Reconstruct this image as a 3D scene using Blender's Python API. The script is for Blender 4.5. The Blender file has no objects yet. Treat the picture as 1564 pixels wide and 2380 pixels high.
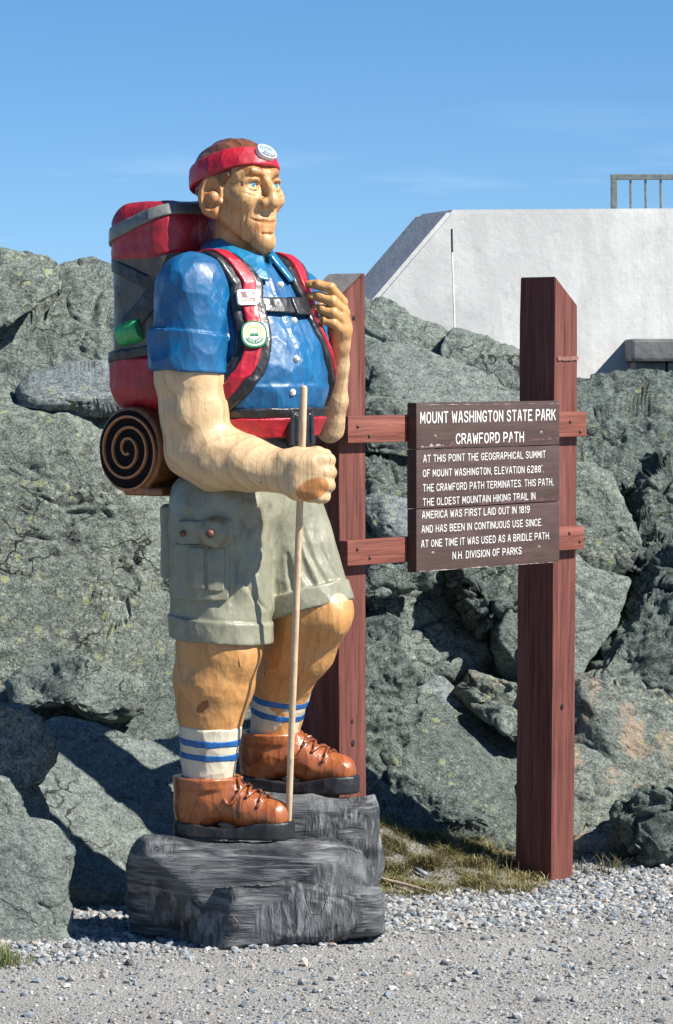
import bpy, bmesh, math, random
import numpy as np
from mathutils import Vector, Matrix

# ---------------------------------------------------------------- camera, sky, sun, exposure
SC = bpy.context.scene
COL = SC.collection
F_PX = 7640.0          # focal length in units of a 1564 x 2380 grid
EYE = 1.93             # eye height in metres
D0 = 11.0              # distance to the statue
cam_d = bpy.data.cameras.new('camera')
cam_d.sensor_fit = 'VERTICAL'; cam_d.sensor_height = 36.0
cam_d.lens = F_PX / 2380 * 36.0
cam_d.shift_y = -(1190 - 850) / 2380
cam_d.clip_start = 0.1; cam_d.clip_end = 5000
cam = bpy.data.objects.new('camera', cam_d); COL.objects.link(cam)
cam.location = (0, 0, EYE); cam.rotation_euler = (math.radians(90), 0, 0)
SC.camera = cam

SUN_AZ_X, SUN_AZ_Y, SUN_EL = 0.906, -0.423, math.radians(44)
w = bpy.data.worlds.new('World'); SC.world = w; w.use_nodes = True
nt = w.node_tree; nt.nodes.clear()
_o = nt.nodes.new('ShaderNodeOutputWorld'); _b = nt.nodes.new('ShaderNodeBackground')
_s = nt.nodes.new('ShaderNodeTexSky'); _s.sky_type = 'NISHITA'; _s.sun_disc = False
_s.sun_elevation = SUN_EL
_s.sun_rotation = math.atan2(SUN_AZ_X, SUN_AZ_Y)
_s.altitude = 1900; _s.air_density = 1.0; _s.dust_density = 0.0; _s.ozone_density = 4.0
_tc = nt.nodes.new('ShaderNodeTexCoord')
_mp = nt.nodes.new('ShaderNodeMapping'); _mp.inputs['Location'].default_value = (0, 0, 0.058)
nt.links.new(_tc.outputs['Generated'], _mp.inputs['Vector'])
nt.links.new(_mp.outputs['Vector'], _s.inputs['Vector'])
_hs = nt.nodes.new('ShaderNodeHueSaturation'); _hs.inputs['Saturation'].default_value = 1.2; _hs.inputs['Hue'].default_value = 0.5
nt.links.new(_s.outputs['Color'], _hs.inputs['Color'])
# thin wisps of cloud low in the sky, all the way round
_m2 = nt.nodes.new('ShaderNodeMapping'); _m2.inputs['Scale'].default_value = (7, 7, 60)
_m2.inputs['Location'].default_value = (2.9, 0.0, 1.15)
nt.links.new(_tc.outputs['Generated'], _m2.inputs['Vector'])
_n = nt.nodes.new('ShaderNodeTexNoise'); _n.inputs['Scale'].default_value = 1.0; _n.inputs['Detail'].default_value = 4
nt.links.new(_m2.outputs['Vector'], _n.inputs['Vector'])
_r = nt.nodes.new('ShaderNodeValToRGB'); _r.color_ramp.elements[0].position = 0.56; _r.color_ramp.elements[1].position = 0.80
nt.links.new(_n.outputs['Fac'], _r.inputs['Fac'])
_sx = nt.nodes.new('ShaderNodeSeparateXYZ'); nt.links.new(_tc.outputs['Generated'], _sx.inputs[0])
_mr = nt.nodes.new('ShaderNodeMapRange'); _mr.inputs['From Min'].default_value = 0.03; _mr.inputs['From Max'].default_value = 0.085
_mr.inputs['To Min'].default_value = 0.4; _mr.inputs['To Max'].default_value = 0.0
nt.links.new(_sx.outputs['Z'], _mr.inputs['Value'])
_mu = nt.nodes.new('ShaderNodeMath'); _mu.operation = 'MULTIPLY'
nt.links.new(_r.outputs['Color'], _mu.inputs[0]); nt.links.new(_mr.outputs['Result'], _mu.inputs[1])
_mx = nt.nodes.new('ShaderNodeMix'); _mx.data_type = 'RGBA'
nt.links.new(_mu.outputs[0], _mx.inputs['Factor']); nt.links.new(_hs.outputs['Color'], _mx.inputs['A'])
_mx.inputs['B'].default_value = (9.0, 10.0, 11.0, 1)
nt.links.new(_mx.outputs['Result'], _b.inputs['Color']); _b.inputs['Strength'].default_value = 0.074
nt.links.new(_b.outputs[0], _o.inputs[0])

sun_d = bpy.data.lights.new('sun', 'SUN'); sun_d.energy = 5.0; sun_d.angle = math.radians(0.53)
sun_d.color = (1.0, 0.955, 0.88)
sun = bpy.data.objects.new('sun', sun_d); COL.objects.link(sun)
_sd = Vector((SUN_AZ_X * math.cos(SUN_EL), SUN_AZ_Y * math.cos(SUN_EL), math.sin(SUN_EL))).normalized()
sun.rotation_euler = _sd.to_track_quat('Z', 'Y').to_euler()
sun.location = (6, 4, 8)
SC.view_settings.view_transform = 'Standard'; SC.view_settings.look = 'None'
SC.view_settings.exposure = 0.9; SC.view_settings.gamma = 1.0; SC.view_settings.use_curve_mapping = False
SC.cycles.use_denoising = True
SC.cycles.max_bounces = 6
RNG = np.random.default_rng(7)

# ---------------------------------------------------------------- helpers
def W(px, py, dy=0.0):
    """a point seen at (px, py) of the 1564 x 2380 grid, dy metres behind the statue's plane"""
    D = D0 + dy
    return np.array([(px - 782) * D / F_PX, D, EYE - (py - 850) * D / F_PX])
U = D0 / F_PX           # metres per grid pixel at the statue

def tag(o, label=None, cat=None, group=None, kind=None):
    if label: o['label'] = label
    if cat: o['category'] = cat
    if group: o['group'] = group
    if kind: o['kind'] = kind
    return o

def empty(name, loc):
    o = bpy.data.objects.new(name, None); COL.objects.link(o); o.location = loc; o.empty_display_size = 0.1
    return o

def mesh_np(name, V, Fs, mat=None, parent=None, smooth=True, cols=None, sharp=None):
    """V (n,3) world coordinates, Fs (m,3|4) faces"""
    V = np.asarray(V, np.float32); Fs = np.asarray(Fs, np.int32)
    me = bpy.data.meshes.new(name)
    n, k = Fs.shape
    me.vertices.add(len(V)); me.loops.add(n * k); me.polygons.add(n)
    me.vertices.foreach_set('co', V.ravel())
    me.loops.foreach_set('vertex_index', Fs.ravel())
    me.polygons.foreach_set('loop_start', np.arange(0, n * k, k, dtype=np.int32))
    me.polygons.foreach_set('use_smooth', np.full(n, smooth))
    me.update(calc_edges=True)
    if cols is not None:
        a = me.color_attributes.new('paint', 'FLOAT_COLOR', 'POINT')
        c4 = np.ones((len(V), 4), np.float32); c4[:, :3] = cols
        a.data.foreach_set('color', c4.ravel())
    if mat: me.materials.append(mat)
    o = bpy.data.objects.new(name, me); COL.objects.link(o)
    if parent is not None:
        o.parent = parent
        o.matrix_parent_inverse = Matrix.Translation(parent_world(parent)).inverted()
    if sharp: me.set_sharp_from_angle(angle=math.radians(sharp))
    return o

def parent_world(p):
    # things stand at their own place; parts keep their origin at the world's
    return p.location if p.parent is None else Vector((0, 0, 0))

def grow(V, Fq):
    return np.asarray(V), np.asarray(Fq)

# ---- noise in numpy
def _h(i, j, k, s):
    n = (i * 374761393 + j * 668265263 + k * 2147483647 + s * 1274126177) & 0xffffffff
    n = ((n ^ (n >> 13)) * 1274126177) & 0xffffffff
    n = (n ^ (n >> 16)) & 0xffffffff
    return n.astype(np.float64) / 4294967295.0
def vnoise(P, s=0):
    I = np.floor(P).astype(np.int64); f = P - I; f = f * f * f * (f * (f * 6 - 15) + 10)
    r = 0
    for dx in (0, 1):
        wx = f[:, 0] if dx else 1 - f[:, 0]
        for dy in (0, 1):
            wy = f[:, 1] if dy else 1 - f[:, 1]
            for dz in (0, 1):
                wz = f[:, 2] if dz else 1 - f[:, 2]
                r = r + wx * wy * wz * _h(I[:, 0] + dx, I[:, 1] + dy, I[:, 2] + dz, s)
    return r * 2 - 1
def fbm(P, o=4, s=0, g=0.5):
    a, t, r = 1.0, 0, 0
    for i in range(o):
        r = r + a * vnoise(P * (2.03 ** i) + 17.3 * i, s + i); t += a; a *= g
    return r / t
def worley(P, s=0):
    I = np.floor(P).astype(np.int64)
    d1 = np.full(len(P), 9.0); d2 = np.full(len(P), 9.0)
    for dx in (-1, 0, 1):
        for dy in (-1, 0, 1):
            for dz in (-1, 0, 1):
                C = I + (dx, dy, dz)
                q = np.stack([C[:, a] + _h(C[:, 0], C[:, 1], C[:, 2], s + 11 * a) for a in range(3)], 1)
                d = ((q - P) ** 2).sum(1)
                m = d < d1
                d2 = np.where(m, d1, np.minimum(d2, d)); d1 = np.where(m, d, d1)
    return np.sqrt(d1), np.sqrt(d2)

# ---- signed distance shapes
def nrm(v): v = np.asarray(v, float); return v / np.linalg.norm(v)
def sph(c, r): c = np.asarray(c); return lambda P: np.linalg.norm(P - c, axis=1) - r
def cap(a, b, ra, rb=None):
    a = np.asarray(a, float); b = np.asarray(b, float); rb = ra if rb is None else rb
    ab = b - a; L = ab @ ab
    def f(P):
        t = np.clip((P - a) @ ab / L, 0, 1)
        return np.linalg.norm(P - a - t[:, None] * ab, axis=1) - (ra + (rb - ra) * t)
    return f
def local(f, pts, rmax, margin=0.045):
    """evaluate f only near the points it is made of"""
    pts = np.asarray(pts, float); c = (pts.max(0) + pts.min(0)) / 2; R = np.linalg.norm(pts - c, axis=1).max() + rmax
    def g(P):
        d = np.linalg.norm(P - c, axis=1) - R; m = d < margin
        if m.all(): return f(P)
        r = d
        if m.any(): r[m] = f(P[m])
        return r
    return g
def chain(pts, rs, k=0.0):
    fs = [cap(pts[i], pts[i + 1], rs[i], rs[i + 1]) for i in range(len(pts) - 1)]
    return local(union(fs, k), pts, max(rs))
def ell(c, r, ax=None):
    c = np.asarray(c, float); r = np.asarray(r, float); A = np.eye(3) if ax is None else np.asarray(ax, float)
    def f(P):
        q = (P - c) @ A.T
        k0 = np.linalg.norm(q / r, axis=1); k1 = np.linalg.norm(q / (r * r), axis=1) + 1e-9
        return k0 * (k0 - 1) / k1
    return f
def rbox(c, h, r=0.0, ax=None):
    c = np.asarray(c, float); h = np.asarray(h, float) - r; A = np.eye(3) if ax is None else np.asarray(ax, float)
    def f(P):
        q = np.abs((P - c) @ A.T) - h
        return np.linalg.norm(np.maximum(q, 0), axis=1) + np.minimum(q.max(1), 0) - r
    return f
def half(p, n):
    p = np.asarray(p, float); n = nrm(n)
    return lambda P: (P - p) @ n
def smin(a, b, k):
    if k <= 0: return np.minimum(a, b)
    h = np.maximum(k - np.abs(a - b), 0) / k
    return np.minimum(a, b) - h * h * k * 0.25
def smax(a, b, k): return -smin(-a, -b, k)
def union(fs, k=0.0):
    def f(P):
        r = fs[0](P)
        for g in fs[1:]: r = smin(r, g(P), k)
        return r
    return f
def inter(fs, k=0.0):
    def f(P):
        r = fs[0](P)
        for g in fs[1:]: r = smax(r, g(P), k)
        return r
    return f
def sub(a, b, k=0.0): return lambda P: smax(a(P), -b(P), k)
def off(a, d): return lambda P: a(P) - d
def polydist(pts):
    pts = np.asarray(pts, float)
    def f(P):
        r = np.full(len(P), 9.0)
        for i in range(len(pts) - 1):
            a = pts[i]; ab = pts[i + 1] - a
            t = np.clip((P - a) @ ab / (ab @ ab), 0, 1)
            r = np.minimum(r, np.linalg.norm(P - a - t[:, None] * ab, axis=1))
        return r
    return f
def catmull(pts, n=8):
    p = np.asarray(pts, float); p = np.vstack([2 * p[0] - p[1], p, 2 * p[-1] - p[-2]]); out = []
    for i in range(1, len(p) - 2):
        for t in np.linspace(0, 1, n, endpoint=False):
            out.append(0.5 * (2 * p[i] + (p[i + 1] - p[i - 1]) * t + (2 * p[i - 1] - 5 * p[i] + 4 * p[i + 1] - p[i + 2]) * t * t
                              + (3 * p[i] - p[i - 1] - 3 * p[i + 1] + p[i + 2]) * t ** 3))
    out.append(p[-2]); return np.array(out)

def nets(f, lo, hi, h):
    """surface nets of f over the box lo..hi with cells of h; returns vertices and quads"""
    lo = np.asarray(lo, float); B = 4
    nb = np.ceil((np.asarray(hi) - lo) / (h * B)).astype(int); n = nb * B + 1
    bc = np.stack(np.meshgrid(*[np.arange(x) for x in nb], indexing='ij'), -1).reshape(-1, 3)
    ctr = lo + (bc + 0.5) * B * h
    d = f(ctr)
    G = np.full(n, 1.0, np.float32)
    keep = np.abs(d) < B * h * 1.35
    ins = d < 0
    for b in bc[ins & ~keep]:
        G[b[0] * B:b[0] * B + B + 1, b[1] * B:b[1] * B + B + 1, b[2] * B:b[2] * B + B + 1] = -1
    kb = bc[keep]
    loc = np.stack(np.meshgrid(*[np.arange(B + 1)] * 3, indexing='ij'), -1).reshape(-1, 3)
    for s in range(0, len(kb), 2400):
        g = (kb[s:s + 2400, None, :] * B + loc[None]).reshape(-1, 3)
        G[g[:, 0], g[:, 1], g[:, 2]] = f(lo + g * h)
    S = G < 0
    c = [S[a:n[0] - 1 + a, b:n[1] - 1 + b, e:n[2] - 1 + e] for a in (0, 1) for b in (0, 1) for e in (0, 1)]
    anyi = np.logical_or.reduce(c); alli = np.logical_and.reduce(c)
    cells = np.argwhere(anyi & ~alli)
    idx = np.full((n[0] - 1, n[1] - 1, n[2] - 1), -1, np.int32)
    idx[cells[:, 0], cells[:, 1], cells[:, 2]] = np.arange(len(cells))
    acc = np.zeros((len(cells), 3)); cnt = np.zeros(len(cells))
    cor = [(a, b, e) for a in (0, 1) for b in (0, 1) for e in (0, 1)]
    val = [G[cells[:, 0] + a, cells[:, 1] + b, cells[:, 2] + e] for a, b, e in cor]
    for i in range(8):
        for j in range(i + 1, 8):
            if sum(abs(cor[i][t] - cor[j][t]) for t in range(3)) != 1: continue
            m = (val[i] < 0) != (val[j] < 0)
            t = np.where(m, val[i] / np.where(m, val[i] - val[j], 1), 0)
            p = np.array(cor[i]) + t[:, None] * (np.array(cor[j]) - np.array(cor[i]))
            acc += p * m[:, None]; cnt += m
    V = lo + (cells + acc / cnt[:, None]) * h
    Q = []
    for ax in range(3):
        sl0 = [slice(None)] * 3; sl1 = [slice(None)] * 3
        sl0[ax] = slice(0, n[ax] - 1); sl1[ax] = slice(1, n[ax])
        a = S[tuple(sl0)]; b = S[tuple(sl1)]
        e = np.argwhere(a != b); o1, o2 = (ax + 1) % 3, (ax + 2) % 3
        e = e[(e[:, o1] > 0) & (e[:, o2] > 0) & (e[:, o1] < n[o1] - 1) & (e[:, o2] < n[o2] - 1)]
        def at(d1, d2):
            q = e.copy(); q[:, o1] -= d1; q[:, o2] -= d2
            return idx[q[:, 0], q[:, 1], q[:, 2]]
        q = np.stack([at(1, 1), at(0, 1), at(0, 0), at(1, 0)], 1)
        fl = ~a[e[:, 0], e[:, 1], e[:, 2]]
        q[fl] = q[fl][:, ::-1]
        Q.append(q)
    return V, np.vstack(Q)

def vnormals(V, Q):
    N = np.zeros_like(V)
    a, b, c = V[Q[:, 0]], V[Q[:, 1]], V[Q[:, 2]]
    n = np.cross(b - a, c - a)
    for i in range(Q.shape[1]): np.add.at(N, Q[:, i], n)
    return N / (np.linalg.norm(N, axis=1, keepdims=True) + 1e-12)

def carve(V, Q, size=0.05, amp=0.003, s=0, grain=0.0):
    """gouge scoops with raised edges, as a chisel leaves them"""
    N = vnormals(V, Q)
    d1, d2 = worley(V / size, s)
    dsp = amp * (d1 ** 2 - 0.35)
    if grain: dsp = dsp + grain * fbm(V / 0.012, 2, s + 5)
    return V + N * dsp[:, None]

def sdf(name, f, lo, hi, mat, parent, h=0.0045, scoop=None, s=0, paint=None, sharp=None):
    V, Q = nets(f, lo, hi, h)
    if scoop: V = carve(V, Q, scoop[0], scoop[1], s, scoop[2] if len(scoop) > 2 else 0)
    cols = paint(V) if paint else None
    return mesh_np(name, V, Q, mat, parent, True, cols, sharp)

def bounds(pts, pad):
    p = np.asarray(pts); return p.min(0) - pad, p.max(0) + pad

def hit(px, py, f, d0=9.8, d1=12.6):
    """where the sight line through (px, py) meets the surface f"""
    o = np.array([0, 0, EYE]); r = np.array([(px - 782) / F_PX, 1.0, -(py - 850) / F_PX])
    t = d0; best = (9, t)
    for _ in range(160):
        v = float(f((o + r * t)[None])[0])
        if v < best[0]: best = (v, t)
        if v < 2e-4 or t > d1: break
        t += max(v * 0.7, 5e-4)
    return o + r * best[1]
def grad(p, f, e=2e-3):
    p = np.asarray(p); E = np.eye(3) * e
    return nrm([f((p + E[i])[None])[0] - f((p - E[i])[None])[0] for i in range(3)])

def settle_all(P, f, d=0.0, it=8, e=2e-3):
    """move points along the gradient of f until they lie d outside its surface"""
    P = np.array(P, float); E = np.eye(3) * e; n = len(P)
    for _ in range(it):
        Q = np.concatenate([P] + [P + E[i] for i in range(3)] + [P - E[i] for i in range(3)])
        v = f(Q).reshape(7, n); g = (v[1:4] - v[4:7]).T; g = g / (np.linalg.norm(g, axis=1, keepdims=True) + 1e-12)
        P = P - g * np.clip(v[0] - d, -0.02, 0.02)[:, None] * 0.9
    return P
# ---- plain solids
def boxmesh(c, h, ax=None, bev=0.0):
    """vertices and faces of a box, edges bevelled; c centre, h half sizes, ax rows = axes"""
    A = np.eye(3) if ax is None else np.asarray(ax, float)
    bm = bmesh.new(); bmesh.ops.create_cube(bm, size=2.0)
    for v in bm.verts: v.co = Vector((v.co.x * h[0], v.co.y * h[1], v.co.z * h[2]))
    if bev: bmesh.ops.bevel(bm, geom=bm.edges[:], offset=bev, segments=2, affect='EDGES', profile=0.6)
    bm.verts.index_update()
    for v in bm.verts:
        p = np.asarray(c) + np.array(v.co) @ A
        v.co = Vector(p)
    return bm
def bm_obj(name, bm, mat, parent=None, smooth=False, sharp=None):
    me = bpy.data.meshes.new(name); bmesh.ops.recalc_face_normals(bm, faces=bm.faces[:]); bm.to_mesh(me); bm.free()
    if mat: me.materials.append(mat)
    if smooth:
        for p in me.polygons: p.use_smooth = True
    if sharp: me.set_sharp_from_angle(angle=math.radians(sharp))
    o = bpy.data.objects.new(name, me); COL.objects.link(o)
    if parent is not None:
        o.parent = parent; o.matrix_parent_inverse = Matrix.Translation(parent_world(parent)).inverted()
    return o
def tube(pts, rad, seg=10, capr=True):
    """a round bar along pts with radii; returns V, F(quads)"""
    pts = np.asarray(pts, float); rad = np.broadcast_to(rad, len(pts)).astype(float)
    if capr:
        a = pts[0] - nrm(pts[1] - pts[0]) * rad[0] * 0.55; b = pts[-1] + nrm(pts[-1] - pts[-2]) * rad[-1] * 0.55
        pts = np.vstack([a, pts, b]); rad = np.r_[rad[0] * 0.6, rad, rad[-1] * 0.6]
    V = []; T = np.gradient(pts, axis=0); ref = np.array([0.3, 0.9, 0.2])
    for p, t, r in zip(pts, T, rad):
        t = nrm(t); x = np.cross(t, ref)
        if np.linalg.norm(x) < 0.1: x = np.cross(t, [1, 0, 0])
        x = nrm(x); y = np.cross(t, x)
        for k in range(seg):
            a = 2 * math.pi * k / seg; V.append(p + r * (math.cos(a) * x + math.sin(a) * y))
    n = len(pts); Fq = []
    for i in range(n - 1):
        for k in range(seg):
            k2 = (k + 1) % seg; Fq.append((i * seg + k, i * seg + k2, (i + 1) * seg + k2, (i + 1) * seg + k))
    for i, sgn in ((0, -1), (n - 1, 1)):
        c = len(V); V.append(pts[i])
        for k in range(0, seg, 2):
            q = (c, i * seg + k, i * seg + k + 1, i * seg + (k + 2) % seg)
            Fq.append(q if sgn > 0 else q[::-1])
    return np.array(V), np.array(Fq)
def join(parts):
    V, Fq, n = [], [], 0
    for v, f in parts:
        V.append(v); Fq.append(np.asarray(f) + n); n += len(v)
    return np.vstack(V), np.vstack(Fq)

# ---- stroke lettering
G = {
'A': [[(0, 0), (.5, 2), (1.5, 6), (2.5, 6), (3.5, 2), (4, 0)], [(.5, 2), (3.5, 2)]],
'B': [[(0, 0), (0, 6), (2.5, 6), (3.5, 5.2), (3.5, 4), (2.5, 3.2), (0, 3.2)], [(2.5, 3.2), (4, 2.3), (4, .9), (2.9, 0), (0, 0)]],
'C': [[(4, 4.6), (3.3, 5.8), (2, 6), (.6, 5.4), (0, 4), (0, 2), (.6, .6), (2, 0), (3.3, .2), (4, 1.4)]],
'D': [[(0, 0), (0, 6), (2.2, 6), (3.6, 5), (4, 3), (3.6, 1), (2.2, 0), (0, 0)]],
'E': [[(3.8, 6), (0, 6), (0, 0), (3.8, 0)], [(0, 3.1), (3, 3.1)]],
'F': [[(3.8, 6), (0, 6), (0, 0)], [(0, 3.1), (3, 3.1)]],
'G': [[(4, 4.8), (3.3, 5.8), (2, 6), (.6, 5.4), (0, 4), (0, 2), (.6, .6), (2, 0), (3.4, .3), (4, 1.2), (4, 2.6), (2.4, 2.6)]],
'H': [[(0, 0), (0, 6)], [(4, 0), (4, 6)], [(0, 3), (4, 3)]],
'I': [[(0, 0), (0, 6)]],
'K': [[(0, 0), (0, 6)], [(3.8, 6), (0.2, 2.6)], [(1.6, 3.8), (4, 0)]],
'L': [[(0, 6), (0, 0), (3.6, 0)]],
'M': [[(0, 0), (.3, 6), (2.3, 1.6), (4.3, 6), (4.6, 0)]],
'N': [[(0, 0), (0, 6), (4, 0), (4, 6)]],
'O': [[(2, 6), (.6, 5.4), (0, 4), (0, 2), (.6, .6), (2, 0), (3.4, .6), (4, 2), (4, 4), (3.4, 5.4), (2, 6)]],
'P': [[(0, 0), (0, 6), (2.6, 6), (3.9, 5.2), (3.9, 3.6), (2.6, 2.8), (0, 2.8)]],
'R': [[(0, 0), (0, 6), (2.6, 6), (3.9, 5.2), (3.9, 3.8), (2.6, 3), (0, 3)], [(2.2, 3), (4, 0)]],
'S': [[(3.9, 4.9), (3.2, 5.8), (2, 6), (.6, 5.6), (.1, 4.6), (.7, 3.6), (3.3, 2.5), (3.9, 1.5), (3.3, .4), (2, 0), (.7, .2), (0, 1.2)]],
'T': [[(0, 6), (4, 6)], [(2, 6), (2, 0)]],
'U': [[(0, 6), (0, 1.6), (.7, .4), (2, 0), (3.3, .4), (4, 1.6), (4, 6)]],
'V': [[(0, 6), (2, 0), (4, 6)]],
'W': [[(0, 6), (1, 0), (2.4, 4.6), (3.8, 0), (4.8, 6)]],
'X': [[(0, 0), (4, 6)], [(0, 6), (4, 0)]],
'Y': [[(0, 6), (2, 3), (4, 6)], [(2, 3), (2, 0)]],
'0': [[(2, 6), (.6, 5.4), (0, 4), (0, 2), (.6, .6), (2, 0), (3.4, .6), (4, 2), (4, 4), (3.4, 5.4), (2, 6)]],
'1': [[(.2, 4.8), (1, 6), (1, 0)]],
'2': [[(0, 4.6), (.7, 5.7), (2, 6), (3.4, 5.6), (3.8, 4.4), (3, 2.9), (0, 0), (4, 0)]],
'6': [[(3.6, 5.6), (2, 6), (.6, 5), (0, 3), (0, 1.6), (.8, .3), (2, 0), (3.3, .4), (4, 1.6), (3.4, 2.9), (2, 3.3), (.2, 2.6)]],
'8': [[(2, 3.3), (.5, 4), (.4, 5.2), (2, 6), (3.6, 5.2), (3.5, 4), (2, 3.3), (.3, 2.4), (.2, .8), (2, 0), (3.8, .8), (3.7, 2.4), (2, 3.3)]],
'9': [[(.4, .4), (2, 0), (3.4, 1), (4, 3), (4, 4.4), (3.2, 5.7), (2, 6), (.7, 5.6), (0, 4.4), (.6, 3.1), (2, 2.7), (3.8, 3.4)]],
'.': [[(0, 0.1), (0.05, 0.1)]], ',': [[(.3, .3), (0, -.8)]], "'": [[(.3, 6.6), (0, 5.6)]],
'&': [[(4, 0), (.8, 4.6), (1.2, 5.8), (2.2, 6), (2.8, 5), (.4, 2.4), (.2, .8), (1.6, 0), (3, .6), (4, 2.4)]],
}
def text_strokes(s):
    x = 0; out = []
    for ch in s:
        if ch == ' ': x += 2.9; continue
        g = G[ch]; wd = max(p[0] for st in g for p in st)
        for st in g: out.append([(p[0] + x, p[1]) for p in st])
        x += wd + 2.1
    return out, x - 2.1
def text_words(s):
    """the strokes of each word by itself, and the width of the whole line"""
    out, x = [], 0
    for i, wd in enumerate(s.split(' ')):
        st, tw = text_strokes(wd); out.append([[(p[0] + x, p[1]) for p in q] for q in st]); x += tw + 2.1 + 2.9
    return out, x - 5.0
def ribbon(strokes, wd, place):
    """flat strokes with round ends; place maps (x, y, layer) to the world"""
    V, Fq, seg = [], [], 0
    for st in strokes:
        for (x0, y0), (x1, y1) in zip(st[:-1], st[1:]):
            a0 = math.atan2(y1 - y0, x1 - x0); ring = []; seg += 1
            for k in range(7): a = a0 - math.pi / 2 + math.pi * k / 6; ring.append((x1 + wd * math.cos(a), y1 + wd * math.sin(a), seg % 9))
            for k in range(7): a = a0 + math.pi / 2 + math.pi * k / 6; ring.append((x0 + wd * math.cos(a), y0 + wd * math.sin(a), seg % 9))
            b = len(V); V += ring
            for k in range(1, 12, 2): Fq.append((b, b + k, b + k + 1, b + k + 2))
    V = np.array([place(*v) for v in V]); return V, np.array(Fq)

# ---------------------------------------------------------------- materials
class NM:
    def __init__(s, name, rough=0.7, coat=0.0, spec=0.5):
        s.m = bpy.data.materials.new(name); s.m.use_nodes = True; s.t = s.m.node_tree
        s.b = s.t.nodes['Principled BSDF']; s.b.inputs['Roughness'].default_value = rough
        s.b.inputs['Coat Weight'].default_value = coat; s.b.inputs['Coat Roughness'].default_value = 0.18
        s.b.inputs['Specular IOR Level'].default_value = spec
        s.tc = s.n('NewGeometry').outputs['Position']
    def n(s, t): return s.t.nodes.new('ShaderNode' + t)
    def L(s, a, b): s.t.links.new(a, b)
    def inp(s, sock, v):
        if isinstance(v, bpy.types.NodeSocket): s.L(v, sock)
        elif isinstance(v, tuple) and len(v) == 3 and sock.type == 'RGBA': sock.default_value = (*v, 1)
        else: sock.default_value = v
    def map(s, scale=(1, 1, 1), rot=(0, 0, 0), loc=(0, 0, 0), vec=None):
        n = s.n('Mapping'); s.inp(n.inputs['Vector'], vec or s.tc)
        n.inputs['Scale'].default_value = scale; n.inputs['Rotation'].default_value = rot; n.inputs['Location'].default_value = loc
        return n.outputs['Vector']
    def noise(s, scale, detail=4, rough=0.55, vec=None, dist=0.0):
        n = s.n('TexNoise'); s.inp(n.inputs['Vector'], vec or s.tc)
        for k, v in (('Scale', scale), ('Detail', detail), ('Roughness', rough), ('Distortion', dist)): n.inputs[k].default_value = v
        return n.outputs['Fac']
    def vor(s, scale, feat='F1', vec=None, out='Distance', rnd=1.0):
        n = s.n('TexVoronoi'); n.feature = feat; s.inp(n.inputs['Vector'], vec or s.tc); n.inputs['Scale'].default_value = scale
        n.inputs['Randomness'].default_value = rnd
        return n.outputs[out]
    def ramp(s, fac, stops, interp='LINEAR'):
        n = s.n('ValToRGB'); s.L(fac, n.inputs['Fac']); e = n.color_ramp.elements; n.color_ramp.interpolation = interp
        while len(e) < len(stops): e.new(0.5)
        for i, (p, c) in enumerate(stops):
            e[i].position = p; e[i].color = (*c, 1) if isinstance(c, tuple) else (c, c, c, 1)
        return n.outputs['Color']
    def mix(s, fac, a, b, mode='MIX'):
        n = s.n('Mix'); n.data_type = 'RGBA'; n.blend_type = mode
        s.inp(n.inputs['Factor'], fac); s.inp(n.inputs[6], a); s.inp(n.inputs[7], b)
        return n.outputs[2]
    def math(s, op, a, b=0.0):
        n = s.n('Math'); n.operation = op; s.inp(n.inputs[0], a); s.inp(n.inputs[1], b); return n.outputs[0]
    def attr(s, name):
        n = s.n('Attribute'); n.attribute_name = name; return n.outputs['Color']
    def color(s, c): s.inp(s.b.inputs['Base Color'], c)
    def rough(s, c): s.inp(s.b.inputs['Roughness'], c)
    def bump(s, h, dist=0.01, strength=1.0, prev=None):
        n = s.n('Bump'); s.L(h, n.inputs['Height']); n.inputs['Distance'].default_value = dist; n.inputs['Strength'].default_value = strength
        if prev is not None: s.L(prev, n.inputs['Normal'])
        s.L(n.outputs['Normal'], s.b.inputs['Normal']); return n.outputs['Normal']

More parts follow.
